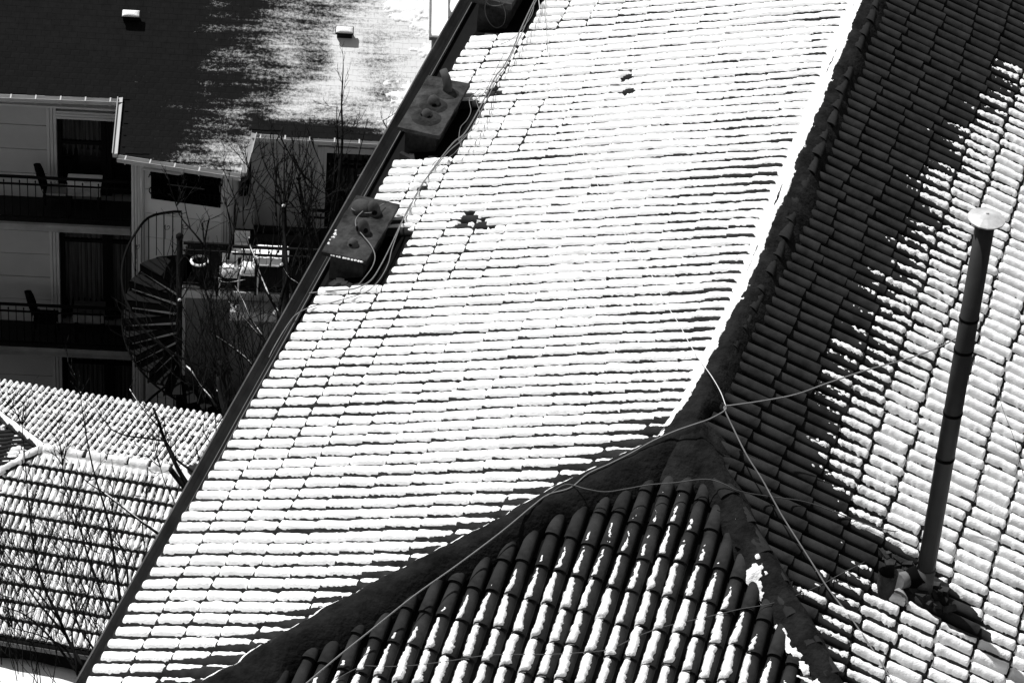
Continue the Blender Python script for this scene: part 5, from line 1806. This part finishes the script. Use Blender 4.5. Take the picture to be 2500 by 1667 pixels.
T2.limb([(930, 420), (955, 350), (948, 320), (935, 295)], .012, .006, .3)
T2.limb([(905, 480), (960, 370), (965, 340)], .012, .006, .3)
T2.limb([(790, 640), (770, 560), (760, 500)], .02, .01, 0, shoots=5, sl=(40, 110))
T2.limb([(800, 640), (830, 580), (850, 500)], .018, .01, 0, shoots=5, sl=(40, 110))
T2.limb([(800, 700), (860, 640), (880, 560)], .018, .01, 0, shoots=4, sl=(40, 90))
T2.limb([(920, 420), (880, 428), (870, 430)], .008, .008, 0, snow=True)
T2.finish()
P4 = lambda L: [(420 + x / 3.135, 500 + y / 3.135) for x, y in L]
T3 = Tree('leaning bare tree with snow-lined limbs between the terrace and the gutter', (600, 1060), 49.5, 7, [(560, 1060), (552, 1000), (545, 940), (535, 880)])
T3.limb(P4([(870, 950), (830, 850), (795, 790), (740, 690), (700, 600), (660, 500), (630, 400), (600, 330), (590, 255)]), .030, .018, .2, snow=True)
T3.limb(P4([(345, 570), (310, 540), (270, 470), (250, 320), (265, 200), (285, 105)]), .028, .012, .2)
T3.limb(P4([(250, 320), (240, 230), (235, 135)]), .016, .009, .1)
T3.limb(P4([(330, 575), (400, 595), (480, 590), (560, 575)]), .012, .008, .1, snow=True)
T3.limb(P4([(250, 320), (180, 230), (110, 150), (60, 80), (35, 10)]), .018, .007, .2, shoots=3, sl=(30, 80))
T3.limb(P4([(140, 180), (110, 60), (95, -30)]), .010, .006, .1)
T3.limb(P4([(730, 1085), (690, 1000), (640, 930), (590, 850), (545, 740), (480, 620)]), .022, .007, .2, snow=True, shoots=2)
T3.limb(P4([(720, 1070), (640, 970), (560, 880), (470, 780), (430, 740)]), .014, .006, .2, snow=True)
T3.limb(P4([(660, 1300), (590, 1200), (500, 1120), (380, 1035), (290, 980)]), .022, .008, .2, snow=True, shoots=2)
T3.limb(P4([(350, 1560), (290, 1470), (220, 1390), (150, 1280), (110, 1240)]), .028, .014, .2, snow=True)
T3.limb(P4([(470, 1560), (400, 1480), (340, 1420)]), .016, .009, .2, snow=True)
T3.limb(P4([(440, 1560), (420, 1360), (380, 1200), (330, 1000), (300, 800), (260, 660)]), .030, .008, .2, shoots=3)
T3.limb(P4([(400, 1420), (330, 1240), (240, 1040), (150, 900), (60, 740)]), .022, .008, .2, shoots=3, knob=True)
T3.limb(P4([(500, 1500), (440, 1300), (400, 1100), (350, 900), (340, 700)]), .024, .007, .3, shoots=4)
T3.limb(P4([(520, 1560), (560, 1380), (640, 1200), (720, 1100), (800, 1010)]), .03, .012, .2, shoots=3)
T3.limb(P4([(820, 1020), (815, 860), (840, 700), (880, 560), (870, 350), (860, 200), (855, 20)]), .035, .02, .2, knob=True, shoots=6)
T3.limb(P4([(890, 800), (920, 700), (900, 560), (940, 400), (1000, 260)]), .026, .012, .2, shoots=6, sl=(40, 120))
T3.limb(P4([(430, 420), (445, 300), (450, 180), (420, 20)]), .022, .01, .2, shoots=3, sl=(30, 90))
T3.limb(P4([(450, 330), (480, 180), (500, 60), (505, -20)]), .016, .008, .2)
T3.limb(P4([(1020, 660), (960, 600), (900, 560), (860, 500), (840, 470)]), .012, .007, .1, snow=True, knob=True)
for k in range(52):
    T3.shoot(T3.r.uniform(440, 660), T3.r.uniform(840, 1000), T3.r.uniform(90, 240), T3.r.gauss(-1.6, .45), 49.5 + T3.r.uniform(-1, 1), .010)
T3.finish()
T4 = Tree('bushy bare tree filling the bottom left corner in front of the low roof', (300, 1750), 45.5, 8, [(395, 1790), (370, 1720), (345, 1640), (330, 1580)])
P9 = lambda L: [(x / 2.044, 900 + y / 2.044) for x, y in L]
for L, r0 in (([(420, 1500), (330, 1330), (290, 1230), (215, 1080), (170, 900), (145, 700), (130, 520), (110, 280)], .030), ([(600, 1160), (580, 1010), (560, 880), (530, 720), (470, 520), (430, 330), (400, 130)], .026),
              ([(560, 1240), (500, 1100), (440, 940), (400, 800), (340, 640), (310, 480)], .022), ([(640, 1100), (630, 960), (600, 880), (560, 700)], .018), ([(420, 1560), (260, 1350), (130, 1230), (0, 1180)], .026),
              ([(330, 1330), (180, 1150), (70, 980), (-20, 850)], .02), ([(300, 1260), (200, 1130), (120, 1060), (0, 930)], .016), ([(470, 1400), (380, 1250), (330, 1000), (380, 800)], .018),
              ([(720, 880), (710, 760), (730, 640)], .01), ([(880, 700), (860, 640), (820, 560), (800, 490)], .012), ([(400, 1560), (330, 1400), (200, 1330), (60, 1290)], .02), ([(390, 1520), (360, 1300), (440, 1120), (460, 900)], .018)):
    T4.limb(P9(L), r0, .006, .4, shoots=3, sl=(30, 90), spread=.35, up=-1.75)
for k in range(150):
    x = T4.r.uniform(-10, 350); y = T4.r.uniform(1300, 1690)
    T4.shoot(x, y, T4.r.uniform(60, 210), T4.r.gauss(-1.8, .42), 45.5 + T4.r.uniform(-.8, .8), .0078)
T4.limb(P9([(800, 830), (690, 750), (600, 680), (520, 620)]), .022, .014, .3, snow=True)
T4.limb(P9([(520, 620), (430, 560), (380, 500)]), .012, .006, .3)
T4.finish()
T5 = Tree('bare tree with thick dark limbs crossing the snowy low roof beside the zinc gutter', (480, 1300), 47.5, 9, [(480, 1320), (470, 1240), (462, 1190)])
T5.limb(P9([(945, 590), (900, 520), (860, 440), (820, 350), (790, 260), (765, 195)]), .045, .02, .2)
T5.limb(P9([(930, 600), (880, 540), (850, 500)]), .05, .045, 0)
T5.limb(P9([(985, 530), (930, 490), (880, 450), (840, 380)]), .022, .016, .2)
T5.limb(P9([(820, 360), (720, 345), (640, 335), (560, 305), (520, 255)]), .016, .008, .2)
T5.limb(P9([(790, 290), (730, 220), (690, 170), (645, 100)]), .013, .006, .2, snow=True)
T5.limb(P9([(830, 340), (820, 290), (820, 240)]), .010, .007, .1)
T5.limb(P9([(1075, 380), (1078, 290), (1072, 225)]), .013, .008, .1)
T5.limb(P9([(1060, 385), (1030, 340), (1012, 305)]), .010, .007, .1)
T5.limb(P9([(1000, 500), (990, 440), (982, 400)]), .012, .009, .1)
T5.limb(P9([(1130, 300), (1120, 220), (1100, 130), (1090, 40)]), .045, .035, .1)
T5.finish()
